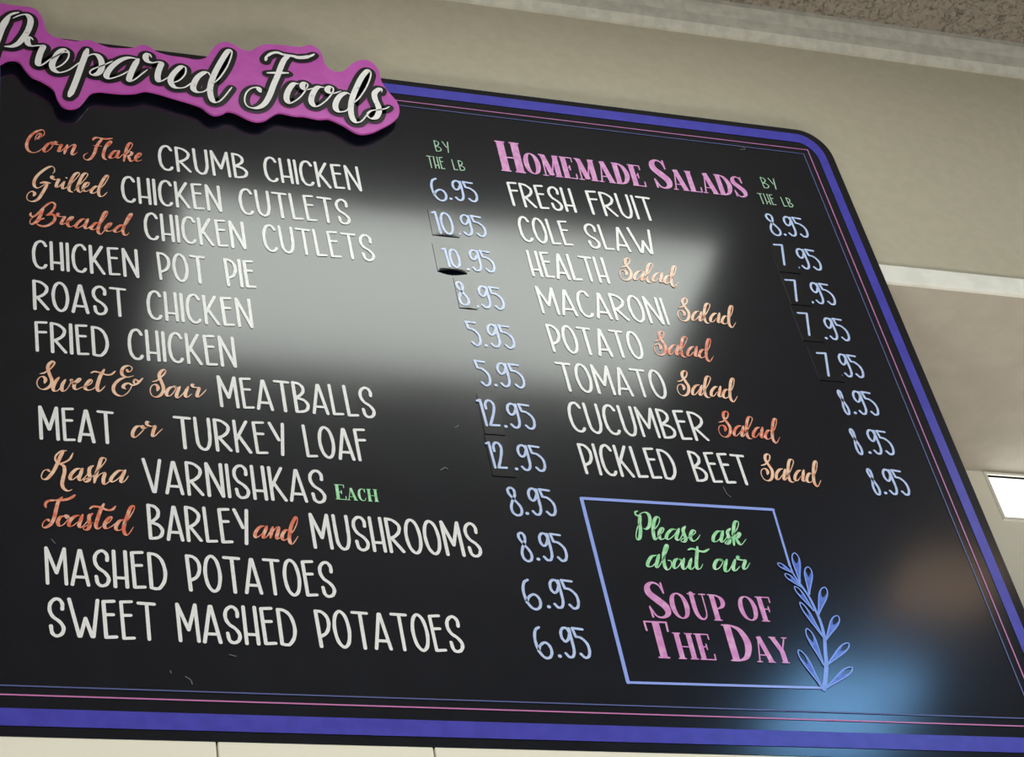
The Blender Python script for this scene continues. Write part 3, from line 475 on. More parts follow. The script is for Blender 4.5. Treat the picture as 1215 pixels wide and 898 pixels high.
(892.7,3236.2),(898.7,3244.8),(904.9,3254.2),(910.3,3264.5),(909.1,3268.0),(905.6,3265.8),(901.2,3255.8),(898.1,3244.6),(897.6,3236.0),(899.8,3233.2),(902.8,3234.0)]),
(1.0,[(915.6,3252.0),(912.0,3250.5),(906.6,3243.6),(904.7,3237.0),(907.8,3236.6),(913.5,3243.5)]),(1.0,[(919.6,3252.8),(916.6,3244.8),(914.0,3237.2),(916.3,3236.4),
(920.4,3241.6)]),(1.0,[(929.1,3248.4),(924.8,3247.8),(920.1,3241.0),(919.4,3236.0),(922.3,3234.6),(927.3,3238.8)]),(1.0,[(928.1,3242.0),(934.7,3252.6),
(938.7,3261.6),(940.1,3267.2),(937.8,3267.2),(934.4,3261.2),(930.7,3249.8),(927.7,3237.8),(928.0,3231.4),(930.6,3229.8),(936.9,3238.8)])],'salad3':[(0.5,
[(881.9,3192.0),(886.2,3193.6),(890.6,3197.4),(894.5,3201.8),(896.6,3208.0),(894.8,3210.4)]),(1.0,[(896.6,3208.0),(894.6,3210.4),(890.7,3207.0),(889.5,3200.0),
(891.9,3191.6),(893.3,3184.4),(890.1,3174.4),(884.6,3169.6),(879.6,3171.8),(878.4,3179.2),(881.0,3185.8),(885.6,3187.4),(887.4,3183.6),(886.0,3179.2)]),
(1.0,[(907.3,3189.2),(902.8,3187.5),(897.5,3180.6),(895.6,3173.4),(898.6,3173.0),(904.0,3179.4),(908.2,3185.2)]),(1.0,[(910.2,3188.6),(907.5,3182.0),(904.5,3174.0),
(906.4,3173.0),(912.4,3181.4),(918.6,3190.8),(923.9,3201.2),(922.7,3204.6),(919.2,3202.5),(914.9,3192.4),(911.8,3181.4),(911.3,3172.8),(913.5,3169.8),(916.5,3170.8)]),
(1.0,[(929.3,3188.8),(925.6,3187.2),(920.2,3180.4),(918.4,3173.6),(921.4,3173.2),(927.2,3180.2)]),(1.0,[(933.3,3189.4),(930.3,3181.5),(927.7,3174.0),(930.0,3173.0),
(934.1,3178.4)]),(1.0,[(942.7,3185.0),(938.4,3184.5),(933.8,3177.8),(933.1,3172.6),(935.9,3171.2),(940.9,3175.4)]),(1.0,[(941.7,3178.8),(948.3,3189.2),
(952.2,3198.4),(953.6,3204.0),(951.4,3204.0),(948.0,3197.8),(944.3,3186.5),(941.3,3174.4),(941.6,3168.0),(944.2,3166.4),(950.5,3175.5)])],'salad4':[(0.5,
[(917.2,3131.6),(921.7,3133.2),(926.1,3137.0),(930.0,3141.3),(932.1,3147.5),(930.3,3149.9)]),(1.0,[(932.1,3147.5),(930.1,3149.9),(926.2,3146.5),(925.0,3139.5),
(927.4,3131.2),(928.8,3123.9),(925.6,3113.9),(919.9,3109.2),(914.9,3111.3),(913.7,3118.8),(916.3,3125.3),(920.9,3127.0),(922.9,3123.2),(921.3,3118.7)]),
(1.0,[(943.0,3128.7),(938.5,3127.1),(933.0,3120.2),(931.1,3113.0),(934.1,3112.6),(939.7,3118.9),(943.9,3124.7)]),(1.0,[(945.9,3128.2),(943.2,3121.5),(940.2,3113.6),
(942.1,3112.5),(948.1,3121.0),(954.3,3130.4),(959.8,3140.7),(958.6,3144.2),(955.1,3142.1),(950.6,3132.0),(947.5,3120.9),(947.0,3112.3),(949.2,3109.4),(952.2,3110.3)]),
(1.0,[(965.2,3128.3),(961.5,3126.7),(956.1,3119.9),(954.1,3113.2),(957.3,3112.8),(963.1,3119.7)]),(1.0,[(969.2,3129.0),(966.2,3121.1),(963.6,3113.5),(965.9,3112.6),
(970.0,3117.9)]),(1.0,[(978.8,3124.6),(974.5,3124.1),(969.7,3117.3),(969.0,3112.2),(972.0,3110.8),(977.0,3115.0)]),(1.0,[(977.8,3118.3),(984.4,3128.8),
(988.5,3137.9),(989.9,3143.5),(987.5,3143.5),(984.1,3137.4),(980.4,3126.1),(977.4,3114.0),(977.7,3107.6),(980.3,3106.0),(986.6,3115.1)])],'salad5':[(0.5,
[(951.8,3069.4),(956.1,3071.0),(960.4,3074.8),(964.2,3079.1),(966.2,3085.3),(964.5,3087.7)]),(1.0,[(966.2,3085.3),(964.3,3087.7),(960.5,3084.3),(959.3,3077.3),
(961.7,3069.0),(963.0,3061.7),(959.9,3051.7),(954.4,3047.0),(949.6,3049.1),(948.4,3056.6),(950.9,3063.1),(955.4,3064.8),(957.3,3061.0),(955.8,3056.5)]),
(1.0,[(976.8,3066.5),(972.4,3064.9),(967.1,3058.0),(965.3,3050.8),(968.2,3050.4),(973.6,3056.7),(977.7,3062.5)]),(1.0,[(979.6,3066.0),(977.0,3059.3),(974.0,3051.4),
(975.9,3050.3),(981.8,3058.8),(987.8,3068.2),(993.1,3078.5),(991.9,3082.0),(988.5,3079.9),(984.2,3069.8),(981.2,3058.7),(980.7,3050.1),(982.8,3047.2),(985.8,3048.1)]),
(1.0,[(998.3,3066.1),(994.7,3064.5),(989.5,3057.7),(987.6,3051.0),(990.6,3050.6),(996.3,3057.5)]),(1.0,[(1002.2,3066.8),(999.3,3058.9),(996.8,3051.3),(999.0,3050.4),
(1003.0,3055.7)]),(1.0,[(1011.5,3062.4),(1007.3,3061.9),(1002.7,3055.1),(1002.0,3050.0),(1004.9,3048.6),(1009.8,3052.8)]),(1.0,[(1010.5,3056.1),(1017.0,3066.6),
(1020.9,3075.7),(1022.2,3081.3),(1020.0,3081.3),(1016.7,3075.2),(1013.1,3063.9),(1010.1,3051.8),(1010.4,3045.4),(1013.0,3043.8),(1019.1,3052.9)])]}
PLAQUE=[(132.3,3738.7),(147.1,3737.7),(169.4,3738.3),(178.0,3729.4),(183.4,3713.3),(185.3,3698.8),(191.4,3687.3),(202.4,3682.5),(220.9,3680.9),(233.4,3686.5),
(242.1,3684.6),(250.7,3680.0),(260.6,3676.6),(278.2,3679.0),(289.6,3682.7),(298.7,3690.1),(308.7,3687.9),(317.3,3679.9),(331.0,3675.6),(348.8,3675.0),(364.0,3673.9),
(376.0,3680.6),(383.3,3695.8),(392.1,3711.5),(402.9,3718.1),(413.1,3714.1),(423.0,3706.2),(433.5,3706.2),(440.1,3714.1),(451.3,3723.1),(470.2,3726.1),(488.8,3726.5),
(498.3,3727.6),(508.3,3734.1),(518.5,3729.2),(523.2,3717.0),(524.3,3701.0),(529.2,3689.0),(539.5,3684.6),(549.4,3690.0),(559.0,3703.7),(568.1,3713.0),(579.5,3717.6),
(588.3,3711.9),(593.4,3697.6),(594.3,3678.2),(598.0,3663.9),(603.8,3650.1),(609.1,3638.3),(610.7,3623.9),(607.2,3608.6),(596.9,3594.2),(584.9,3583.0),(570.4,3571.0),
(556.7,3565.7),(546.7,3568.7),(537.2,3577.2),(527.5,3583.5),(517.6,3587.9),(507.0,3585.1),(497.2,3586.1),(489.1,3587.5),(476.2,3586.3),(458.4,3588.3),(447.4,3578.9),
(439.1,3570.1),(428.7,3566.2),(418.1,3569.5),(406.1,3577.3),(396.2,3579.5),(388.2,3572.8),(379.3,3569.1),(372.0,3573.0),(363.8,3582.3),(351.7,3587.3),(339.4,3591.0),
(327.2,3594.7),(315.0,3598.5),(300.2,3600.5),(287.7,3594.0),(272.9,3590.3),(258.2,3589.5),(246.0,3589.1),(236.2,3583.2),(228.7,3567.8),(221.2,3554.6),(211.6,3550.0),
(203.4,3553.2),(198.0,3563.9),(194.8,3579.2),(189.4,3588.1),(178.7,3596.8),(169.1,3602.2),(162.0,3612.9),(155.9,3625.9),(149.9,3630.0),(141.6,3627.0),(134.5,3619.5),
(126.2,3612.9),(115.5,3613.6),(107.1,3626.1),(103.1,3649.8),(106.2,3683.8),(113.0,3715.0),(122.5,3732.1)]
LEAVES=[((941.1,2766.6),(978.7,2794.4),7.2),((950.4,2795.3),(984.3,2825.4),7.2),((959.0,2827.8),(982.6,2860.9),8.2),((960.3,2860.7),(979.0,2898.6),8.6),((957.6,2887.4),
(967.3,2925.6),8.6),((951.7,2904.0),(956.9,2944.1),8.6),((937.9,2766.5),(925.0,2814.1),8.2),((947.7,2795.6),(942.1,2842.2),8.2),((958.1,2829.5),(944.2,2876.7),6.2),
((956.7,2866.1),(944.2,2897.8),6.2),((952.4,2896.1),(937.6,2914.2),6.2),((947.5,2915.1),(933.1,2928.2),5.3)]
STEM=[(939.4,2765.9),(945.1,2780.3),(951.0,2797.4),(954.9,2814.7),(958.3,2828.9),(960.3,2845.3),(960.0,2859.6),(957.0,2884.0),(951.5,2901.7),(947.5,2915.1),
(946.8,2930.0)]
BOX={'tl':(729.9,3003.3),'bl':(731.3,2765.5),'br':(938.4,2767.4),'tr':(948.5,3004.5),'rj':(946.4,2925.4)}

BX0, BX1, BZ0, BZ1 = 90.0, 1210.0, 2685.0, 3699.6
CX = (BX0 + BX1) / 2
def loc(x, z):
    return ((x - CX) / 1000, (z - BZ0) / 1000)
board = thing('menu_board', 'large black hand-lettered prepared foods and salads menu board with blue border', 'menu board', (CX / 1000, 0, BZ0 / 1000))

def rounded(ix, iz, rx, rz, n=10):
    x0, x1, z0, z1 = BX0 + ix, BX1 - ix, BZ0 + iz, BZ1 - iz
    pts = []
    for cx, cz, a0 in ((x1 - rx, z1 - rz, 0), (x0 + rx, z1 - rz, 90), (x0 + rx, z0 + rz, 180), (x1 - rx, z0 + rz, 270)):
        for k in range(n + 1):
            a = math.radians(a0 + 90 * k / n)
            pts.append(loc(cx + rx * math.cos(a), cz + rz * math.sin(a)))
    return pts
g = MB(); g.plate(rounded(0, 0, 40, 52), 0.0, 0.0198); g.build('panel', MT['board'], board)
YP = -0.0006
g = MB(); g.ring(rounded(11.5, 10.5, 32, 44), rounded(23.8, 29, 24, 34), YP); o = g.build('border_stripe', MT['blue'], board); o['label'] = 'wide blue painted stripe'
def frame_line(ix, iz, w, key, label):
    x0, x1, z0, z1 = BX0 + ix, BX1 - ix, BZ0 + iz, BZ1 - iz
    rect = [(x0, z0), (x1, z0), (x1, z1), (x0, z1)]
    def off(s):
        return [loc(x0 - s, z0 - s), loc(x1 + s, z0 - s), loc(x1 + s, z1 + s), loc(x0 - s, z1 + s)]
    q = MB(); q.ring(off(w / 2), off(-w / 2), YP)
    p = q.build('border_line', MT[key], board); p['label'] = label
frame_line(35.5, 43.2, 1.6, 'pinkline', 'thin pink painted line')
frame_line(44.0, 53.0, 1.5, 'blueline', 'very thin blue painted line')

# ---- the narrow hand-printed capitals: strokes in a box one unit high
CAPS = {
 'A': (.47, [('l', [(0, 0), (.22, .97), (.25, .97), (.47, 0)]), ('l', [(.055, .22), (.415, .22)])]),
 'B': (.44, [('l', [(0, .99), (.03, .01)]), ('s', [(0, .99), (.2, .95), (.32, .82), (.28, .64), (.06, .47)]), ('s', [(.06, .47), (.3, .41), (.43, .26), (.37, .09), (.2, .02), (.03, .01)])]),
 'C': (.42, [('s', [(.41, .84), (.33, .97), (.22, 1), (.09, .9), (.01, .62), (.03, .25), (.13, .05), (.26, 0), (.36, .04), (.41, .12)])]),
 'D': (.46, [('l', [(0, .98), (.03, .02)]), ('s', [(0, .98), (.2, .95), (.37, .8), (.46, .5), (.42, .22), (.28, .03), (.16, 0), (.03, .02)])]),
 'E': (.34, [('l', [(.3, 1), (0, .98), (.05, .01), (.34, .03)]), ('l', [(.02, .62), (.27, .63)])]),
 'F': (.32, [('l', [(.32, 1), (0, .98), (.04, 0)]), ('l', [(.02, .64), (.3, .66)])]),
 'H': (.37, [('l', [(0, 1), (.02, 0)]), ('l', [(.34, 1), (.37, 0)]), ('l', [(.02, .25), (.36, .25)])]),
 'I': (.02, [('l', [(0, 1), (.02, 0)])]),
 'K': (.44, [('l', [(0, 1), (.03, 0)]), ('l', [(.38, 1), (.02, .37)]), ('l', [(.11, .52), (.44, 0)])]),
 'L': (.34, [('l', [(0, 1), (.05, .01), (.34, .03)])]),
 'M': (.58, [('l', [(.04, 0), (0, 1), (.3, .3), (.53, 1), (.58, 0)])]),
 'N': (.46, [('l', [(.03, 0), (0, 1), (.46, 0), (.44, 1)])]),
 'O': (.46, [('c', [(.21, 1), (.06, .86), (0, .52), (.07, .16), (.24, 0), (.4, .13), (.46, .48), (.38, .86)])]),
 'P': (.38, [('l', [(0, .98), (.06, 0)]), ('s', [(0, .98), (.2, .95), (.35, .8), (.37, .58), (.27, .38), (.05, .26)])]),
 'R': (.44, [('l', [(0, .99), (.03, 0)]), ('s', [(0, .99), (.22, .95), (.4, .8), (.38, .62), (.24, .48), (.03, .38)]), ('l', [(.1, .42), (.44, .02)])]),
 'S': (.42, [('s', [(.39, .72), (.39, .87), (.3, .98), (.17, .98), (.05, .86), (.03, .68), (.12, .51), (.31, .38), (.42, .22), (.37, .06), (.22, 0), (.1, .07), (.06, .26)])]),
 'T': (.46, [('l', [(0, .98), (.46, .97)]), ('l', [(.24, .97), (.27, 0)])]),
 'U': (.44, [('s', [(0, 1), (.02, .5), (.06, .15), (.2, 0), (.34, .05), (.42, .28), (.43, .6), (.42, 1)])]),
 'V': (.5, [('l', [(0, 1), (.27, .02), (.31, .02), (.5, 1)])]),
 'W': (.82, [('l', [(0, 1), (.27, .02), (.31, .02), (.46, .5), (.64, .02), (.68, .02), (.82, 1)])]),
 'Y': (.42, [('l', [(0, 1), (.25, .47)]), ('l', [(.42, 1), (.32, 0)])]),
}
DIGITS = {
 '0': (.44, [('c', [(.2, 1), (.05, .86), (0, .5), (.07, .14), (.23, 0), (.39, .13), (.44, .48), (.37, .86)])]),
 '1': (.2, [('l', [(0, .95), (.13, 1), (.2, 0)])]),
 '2': (.42, [('s', [(0, .66), (0, .86), (.12, 1), (.28, .97), (.36, .8), (.28, .5), (.05, .03)]), ('l', [(.05, .02), (.42, .03)])]),
 '5': (.5, [('l', [(.4, .97), (0, 1), (.07, .71)]), ('s', [(.07, .71), (.27, .67), (.46, .49), (.5, .25), (.42, .05), (.26, 0), (.12, .12)])]),
 '6': (.5, [('s', [(.22, 1), (.08, .9), (0, .62), (.04, .28), (.17, .05), (.33, 0), (.46, .1), (.5, .28), (.43, .45), (.3, .5), (.14, .4), (.04, .22)])]),
 '7': (.4, [('l', [(0, .97), (.4, .99), (.15, 0)])]),
 '8': (.44, [('c', [(.17, 1), (.05, .93), (.06, .78), (.2, .6), (.4, .35), (.44, .17), (.36, .03), (.2, 0), (.07, .1), (.05, .3), (.15, .52), (.28, .72), (.29, .92)])]),
 '9': (.42, [('s', [(.38, .82), (.3, .97), (.15, .99), (.03, .86), (.02, .66), (.12, .53), (.26, .6), (.37, .82)]), ('s', [(.38, .98), (.4, .55), (.4, .22), (.31, .03), (.16, .0), (.04, .12)])]),
}
def place_text(mb, text, x0, x1, base, h, w, y, font, gap=.17):
    """strokes of text between x0 and x1, standing on base (all mm)"""
    total = sum(font[c][0] for c in text) + gap * (len(text) - 1)
    sx = (x1 - x0 - w) / max(total, 1e-6)
    if len(text) == 1 and font[text][0] < .05:
        sx = h
    hh = h - w
    cur = x0 + w / 2
    for ch in text:
        wd, st = font[ch]
        mb.k = 0
        jit = random.uniform(-.012, .012)
        for kind, pts in st:
            P = [(cur + px * sx, base + w / 2 + (py + jit * (py - .5)) * hh) for px, py in pts]
            if kind == 'l':
                mb.lines([loc(*p) for p in P], w / 1000 * random.uniform(.95, 1.06), y)
            else:
                Q = smooth(P, 7, kind == 'c')
                if kind == 'c':
                    Q.append(Q[0])
                mb.strip([loc(*p) for p in Q], [w / 1000 * (1 + .05 * math.sin(i * .9 + cur)) for i in range(len(Q))], y)
        cur += (wd + gap) * sx

for grp in range(20):
    ws = [w for w in WORDS if w[0] == grp]
    for _, text, x0, x1, base, h in ws:
        g = MB()
        place_text(g, text, x0, x1, base, h, 3.5, YP, CAPS)
        o = g.build('menu_lettering', MT['white'], board)
        o['label'] = 'white hand-printed word %s in the line %s' % (text, ' '.join(w[1] for w in ws)) if len(ws) > 1 else 'white hand-printed word ' + text
for side in (0, 1):
    g = MB()
    for text, x0, x1, base, h in UNITS[3 * side:3 * side + 3]:
        place_text(g, text, x0, x1, base, h, 1.4, YP, CAPS, .2)
    o = g.build('unit_lettering', MT['unit'], board)
    o['label'] = 'small pale green words BY THE LB over the %s price column' % ('left', 'right')[side]

# ---- prices; some of the leading figures sit on black patches stuck over the old ones
for col, i, dg, x0, x1, base, h, dot, r5, b5, patch in PRICES:
    holder = board
    yd = YP
    if patch:
        (ax, az), (bx, bz), (cx_, cz_), (dx_, dz_) = patch
        xl, xr = (ax + dx_) / 2, (bx + cx_) / 2
        zt, zb = (az + bz) / 2, (cz_ + dz_) / 2
        g = MB()
        NX, NZ = 12, 24
        lift = {(0, 2): .0034, (0, 3): .0003, (0, 1): .0002}.get((col, i), .0)
        vs = []
        for layer in (0, 1):
            for a in range(NX + 1):
                for c in range(NZ + 1):
                    u, v = a / NX, c / NZ
                    e = lift * max(0, 1 - v * 8) ** 2 * math.sin(math.pi * u) ** 1.2
                    p = loc(xl + (xr - xl) * u, zb + (zt - zb) * v)
                    vs.append((p[0], -0.0008 - e if layer == 0 else -0.0003 - e, p[1]))
        n0 = (NX + 1) * (NZ + 1)
        fs = []
        for a in range(NX):
            for c in range(NZ):
                q = a * (NZ + 1) + c
                fs.append((q, q + NZ + 1, q + NZ + 2, q + 1))
                fs.append((n0 + q, n0 + q + 1, n0 + q + NZ + 2, n0 + q + NZ + 1))
        for a in range(NX):
            for c in (0, NZ):
                q = a * (NZ + 1) + c
                fs.append((q, q + NZ + 1, n0 + q + NZ + 1, n0 + q))
        for c in range(NZ):
            for a in (0, NX):
                q = a * (NZ + 1) + c
                fs.append((q, q + 1, n0 + q + 1, n0 + q))
        g.add(vs, fs)
        holder = g.build('price_patch', MT['patch'], board)
        holder['label'] = 'black patch under the figure %s of the price %s.95' % (dg, dg)
        yd = -0.0012
    yc = yd
    g = MB()
    place_text(g, dg, x0, x1, base, h, 3.0, yd, DIGITS, .12)
    if patch:
        o = g.build('price_lettering', MT['price'] if col == 0 else MT['price'], holder)
        o['label'] = 'pale blue figure ' + dg
        g = MB()
    g.disc(*loc(dot, b5 + 2.0), .0021, YP, 12)
    place_text(g, '95', dot + 4.2, r5, b5, 38.5 if col == 0 else 39.5, 3.0, YP, DIGITS, .1)
    o = g.build('price_lettering', MT['price'], board)
    o['label'] = 'pale blue price figures ' + ('' if patch else dg) + '.95'

# ---- serif headings: t = thick stem, n = thin line, v = stroke of varying width
TK, TN = .165, .045
def stem(x, z0=0, z1=1, s=.1):
    return [('t', [(x, z0), (x, z1)])]
def serif(x, z, a=.15):
    return [('n', [(x - a, z), (x + a, z)])]
SERIF = {
 'H': (.85, stem(.17) + stem(.68) + serif(.17, .02) + serif(.17, .98) + serif(.68, .02) + serif(.68, .98) + [('n', [(.17, .47), (.68, .47)])]),
 'O': (.76, [('vc', [(.38, 1 - .03, .05), (.17, .84, .12), (.09, .5, .16), (.17, .16, .12), (.38, .03, .05), (.59, .16, .12), (.67, .5, .16), (.59, .84, .12)])]),
 'M': (.98, [('n', [(.13, .02), (.15, .98)]), ('t', [(.17, .98), (.46, .06)]), ('n', [(.46, .06), (.76, .98)]), ('t', [(.8, 0), (.8, 1)])] + serif(.13, .02, .12) + serif(.8, .02, .16) + serif(.1, .98, .09) + serif(.85, .98, .1)),
 'E': (.7, stem(.17) + [('n', [(.02, .98), (.6, .98), (.6, .8)]), ('n', [(.17, .5), (.42, .5)]), ('n', [(.42, .4), (.42, .6)]), ('n', [(.02, .02), (.66, .02), (.67, .22)])]),
 'A': (.78, [('n', [(.1, .02), (.33, .98)]), ('t', [(.34, .99), (.64, .02)]), ('n', [(.17, .28), (.54, .28)])] + serif(.1, .02, .1) + serif(.64, .02, .14)),
 'D': (.78, stem(.17) + [('v', [(.02, .98, .04), (.3, .97, .05), (.55, .84, .12), (.68, .5, .16), (.55, .16, .12), (.3, .03, .05), (.02, .02, .04)])]),
 'S': (.64, [('v', [(.56, .74, .03), (.48, .92, .04), (.3, .98, .06), (.13, .87, .12), (.13, .68, .17), (.33, .5, .19), (.53, .32, .18), (.55, .13, .12), (.37, .02, .06), (.18, .06, .045), (.06, .28, .035)]), ('n', [(.57, .7), (.56, .98)]), ('n', [(.05, .3), (.07, .02)])]),
 'L': (.66, stem(.17) + serif(.17, .98) + [('n', [(.02, .02), (.62, .02), (.63, .24)])]),
 'U': (.78, [('v', [(.17, 1, .145), (.17, .4, .145), (.25, .12, .12), (.42, .03, .07), (.57, .14, .045), (.62, .4, .04), (.62, 1, .04)])] + serif(.17, .98) + serif(.62, .98, .12)),
 'P': (.68, stem(.17) + serif(.17, .02) + [('v', [(.02, .98, .04), (.3, .97, .05), (.5, .88, .11), (.57, .72, .15), (.5, .55, .11), (.3, .46, .05), (.17, .46, .04)])]),
 'F': (.62, stem(.17) + serif(.17, .02) + [('n', [(.02, .98), (.58, .98), (.58, .78)]), ('n', [(.17, .5), (.45, .5)]), ('n', [(.45, .4), (.45, .6)])]),
 'T': (.76, stem(.38) + serif(.38, .02) + [('n', [(.06, .74), (.05, .98), (.71, .98), (.7, .74)])]),
 'Y': (.78, [('t', [(.12, .98), (.4, .44)]), ('n', [(.66, .98), (.4, .44)]), ('t', [(.4, .46), (.4, 0)])] + serif(.12, .98, .13) + serif(.66, .98, .1) + serif(.4, .02)),
 'C': (.66, [('v', [(.56, .74, .03), (.5, .92, .045), (.36, .97, .06), (.17, .84, .12), (.1, .5, .16), (.17, .16, .12), (.36, .03, .06), (.52, .09, .045), (.6, .26, .035)]), ('n', [(.57, .7), (.57, .97)])]),
}
def place_serif(mb, text, x0, x1, base, h, small, y, gap=.05):
    sizes = [1.0 if (i == 0 or small >= .99) else small for i in range(len(text))]
    total = sum(SERIF[c.upper()][0] * s for c, s in zip(text, sizes)) + gap * (len(text) - 1)
    sx = (x1 - x0) / total
    cur = x0
    for ch, s in zip(text, sizes):
        wd, st = SERIF[ch.upper()]
        H = h * s
        mb.k = 0
        for kind, pts in st:
            if kind[0] == 'v':
                P = [(cur + p[0] * s * sx, base + p[1] * H, p[2] * H) for p in pts]
                Q = smooth(P, 6, kind == 'vc')
                if kind == 'vc':
                    Q.append(Q[0])
                mb.strip([loc(q[0], q[1]) for q in Q], [q[2] / 1000 for q in Q], y)
            else:
                P = [loc(cur + p[0] * s * sx, base + p[1] * H) for p in pts]
                mb.lines(P, (TK if kind == 't' else TN) * H / 1000, y, kind == 'n')
        cur += (wd * s + gap) * sx
for texts, col in ((('Homemade', 'Salads'), 'pink'), (('Soup', 'of', 'The', 'Day'), 'pink'), (('Each',), 'green')):
    g = MB()
    for text, x0, x1, base, h, small, c in SERIFS:
        if text in texts:
            place_serif(g, text, x0, x1, base, h, small, YP)
    o = g.build('heading_lettering', MT[col], board)
    o['label'] = '%s serif capitals %s' % (col, ' '.join(texts).upper())

# ---- brush script: the brush presses on the way down
def script(mb, strokes, thick, thin, y, grow=0.0):
    for f, pts in strokes:
        P = smooth(pts, 7) if len(pts) > 2 else [tuple(a + (b - a) * k / 4 for a, b in zip(*pts)) for k in range(5)]
        ws = []
        for i in range(len(P)):
            a, c = P[max(i - 2, 0)], P[min(i + 2, len(P) - 1)]
            dx, dz = c[0] - a[0], c[1] - a[1]
            L = math.hypot(dx, dz) or 1e-9
            dn = max(0.0, -dz / L + .12) / 1.12
            if f != 1.0 and f != 1.1 and f != 1.05:
                wv = thick * f
            else:
                wv = (thin + (thick - thin) * dn ** .8) * (f if f > 1 else 1)
            ws.append(wv)
        for _ in range(2):
            ws = [(ws[max(i - 1, 0)] + ws[i] + ws[min(i + 1, len(ws) - 1)]) / 3 for i in range(len(ws))]
        n = len(P)
        ws = [w_ * min(1.0, .55 + .45 * min(i, n - 1 - i) / 4) for i, w_ in enumerate(ws)]
        mb.strip([loc(*p) for p in P], [(w_ + grow) / 1000 for w_ in ws], y)

SCRIPT_PARTS = [
    (('corn',), 'orange', 'orange script words Corn Flake'), (('grilled',), 'peach', 'peach script word Grilled'),
    (('breaded',), 'orange', 'orange script word Breaded'), (('sweet', 'ampersand', 'sour'), 'peach', 'peach script words Sweet & Sour'),
    (('or',), 'peach', 'peach script word or'), (('kasha',), 'peach', 'peach script word Kasha'), (('toasted',), 'orange', 'orange script word Toasted'),
    (('and',), 'orange', 'orange script word and'),
    (('salad0',), 'peach', 'peach script word Salad after HEALTH'), (('salad1',), 'peach', 'peach script word Salad after MACARONI'),
    (('salad2',), 'orange', 'orange script word Salad after POTATO'), (('salad3',), 'peach', 'peach script word Salad after TOMATO'),
    (('salad4',), 'orange', 'orange script word Salad after CUCUMBER'), (('salad5',), 'peach', 'peach script word Salad after PICKLED BEET'),
    (('please', 'about'), 'green', 'green script words Please ask about our'),
]
for names, key, label in SCRIPT_PARTS:
    g = MB()
    for nm in names:
        script(g, SCRIPT[nm], 3.9 if key == 'green' else 3.6, 1.1, YP)
    o = g.build('script_lettering', MT[key], board)
    o['label'] = label

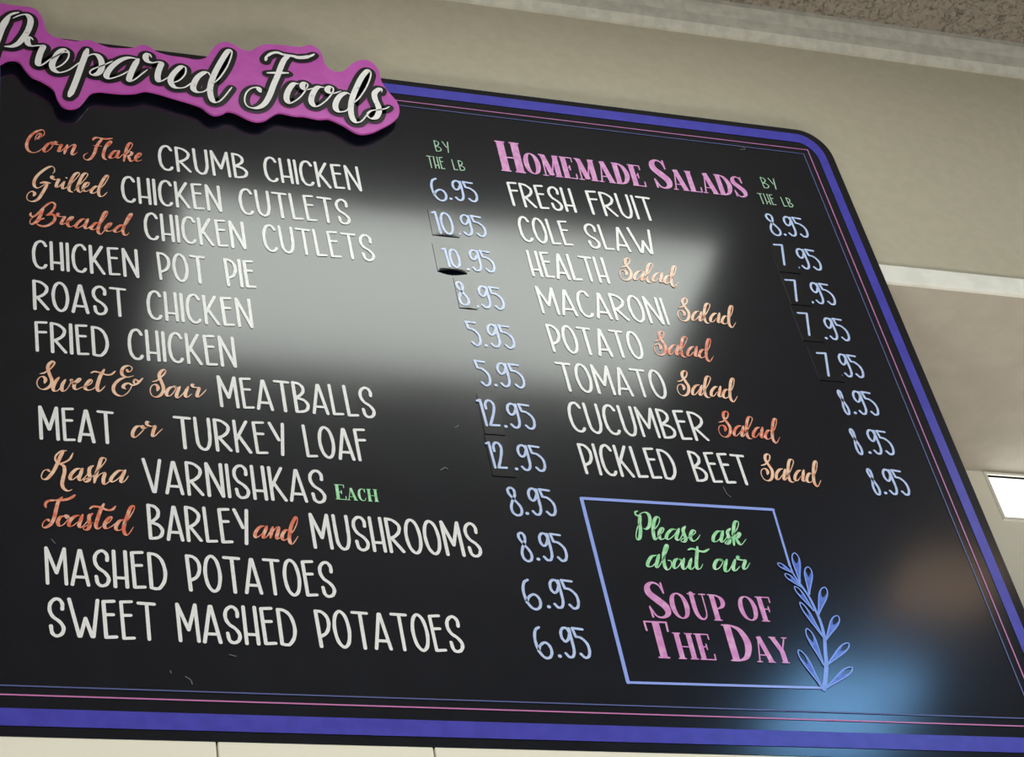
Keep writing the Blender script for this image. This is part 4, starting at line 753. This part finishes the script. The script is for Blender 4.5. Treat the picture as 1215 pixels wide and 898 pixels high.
# ---- soup box line and the leafy sprig at its corner
g = MB()
B_ = {k: loc(*v) for k, v in BOX.items()}
g.lines([B_['tr'], B_['tl'], B_['bl']], .0040, YP)
g.lines([B_['bl'], B_['br']], .0030, YP)
g.lines([B_['tr'], B_['rj']], .0026, YP)
o = g.build('box_line', MT['boxblue'], board); o['label'] = 'periwinkle box line around the soup notice'
sprig = MB()
S = smooth(STEM, 6)
sprig.strip([loc(*p) for p in S], [(.0050 - .0034 * i / len(S)) for i in range(len(S))], YP)
sprig = sprig.build('leaf_sprig', MT['leafline'], board)
sprig['label'] = 'light blue painted leafy sprig'
for k, (p, q, wd) in enumerate(LEAVES):
    dx, dz = q[0] - p[0], q[1] - p[1]
    L = math.hypot(dx, dz)
    ux, uz = dx / L, dz / L
    half = wd / 2 * 1.0
    prof = [(0, .10), (.15, .22), (.35, .52), (.55, .85), (.72, 1.0), (.86, .86), (.95, .52), (1, .0)]
    left = [(p[0] + ux * t * L - uz * w_ * half, p[1] + uz * t * L + ux * w_ * half) for t, w_ in prof]
    right = [(p[0] + ux * t * L + uz * w_ * half, p[1] + uz * t * L - ux * w_ * half) for t, w_ in prof[:-1]]
    loop = smooth(left, 4) + smooth([left[-1]] + right[::-1], 4)[1:]
    g = MB()
    g.strip([loc(*v) for v in loop], [.0014] * len(loop), YP - .0004)
    lf = g.build('leaf', MT['leafline'], sprig)
    cut = [(t, w_) for t, w_ in prof if t <= .86]
    fl = [(p[0] + ux * t * L - uz * w_ * half * .95, p[1] + uz * t * L + ux * w_ * half * .95) for t, w_ in cut]
    fr = [(p[0] + ux * t * L + uz * w_ * half * .95, p[1] + uz * t * L - ux * w_ * half * .95) for t, w_ in cut]
    mid = (p[0] + ux * .62 * L, p[1] + uz * .62 * L)
    if k not in (0, 4):
        inner = [(p[0] + ux * .72 * L + uz * half * .5, p[1] + uz * .72 * L - ux * half * .5), mid, (p[0] + ux * .72 * L - uz * half * .5, p[1] + uz * .72 * L + ux * half * .5)]
    else:
        inner = [mid]
    # lower part of the leaf filled with darker blue, notched towards the open tip
    n = len(fl)
    g = MB()
    path = [loc(*v) for v in fl + inner[::-1] + fr[::-1]]
    g.add([(a, YP - .0002, c) for a, c in path], [tuple(range(len(path)))])
    f_ = g.build('leaf_fill', MT['leaf'], board)
    f_.parent = sprig

# ---- shaped title plaque screwed to the top of the board
out = smooth([loc(*p) for p in PLAQUE], 4, True)
g = MB(); g.plate(out, -.012, -.0095); plaque = g.build('title_plaque', MT['plaque'], board)
plaque['label'] = 'magenta cut-out title plaque across the top left of the board'
for sx_, sz_ in ((150, 3655), (265, 3640), (395, 3640), (300, 3660)):
    p_ = loc(sx_, sz_); g = MB(); g.box(p_[0] - .012, p_[0] + .012, -.0095, 0.0, p_[1] - .012, p_[1] + .012)
    g.build('spacer', MT['board_edge'], plaque)['label'] = 'black spacer block behind the plaque'
g = MB(); script(g, SCRIPT['header'], 7.3, 2.0, -.0126, grow=11.5)
o = g.build('lettering_outline', MT['plaque_black'], plaque); o['label'] = 'black outline band behind the title'  # painted black outline around the title letters
g = MB(); script(g, SCRIPT['header'], 7.3, 2.0, -.0140)
o = g.build('title_lettering', MT['plaque_white'], plaque); o['label'] = 'white brush script words Prepared Foods'

# ---- small pale scuffs on the paint
SCUFFS = [[(1076.3, 3646.7), (1081.1, 3642.3), (1073.2, 3639.2)], [(290.8, 2760.3), (291.4, 2757.5)], [(304.1, 2754.3), (308.5, 2750.7), (309.7, 2746.1)], [(581.8, 3030.3), (586.9, 3034.3), (589.3, 3032.2)], [(897.8, 3033.2), (899.3, 3023.6), (903.0, 3019.0)], [(606.4, 3092.8), (610.7, 3096.9)], [(187.2, 2908.5), (190.3, 2903.5)], [(345.6, 2780.9), (351.7, 2779.3)]]
for pts in SCUFFS:
    g = MB()
    Q = smooth(pts, 5)
    g.strip([loc(*p) for p in Q], [.0011] * len(Q), YP)
    o = g.build('scuff_mark', MT['scuff'], board); o['label'] = 'small pale scuff on the black paint'
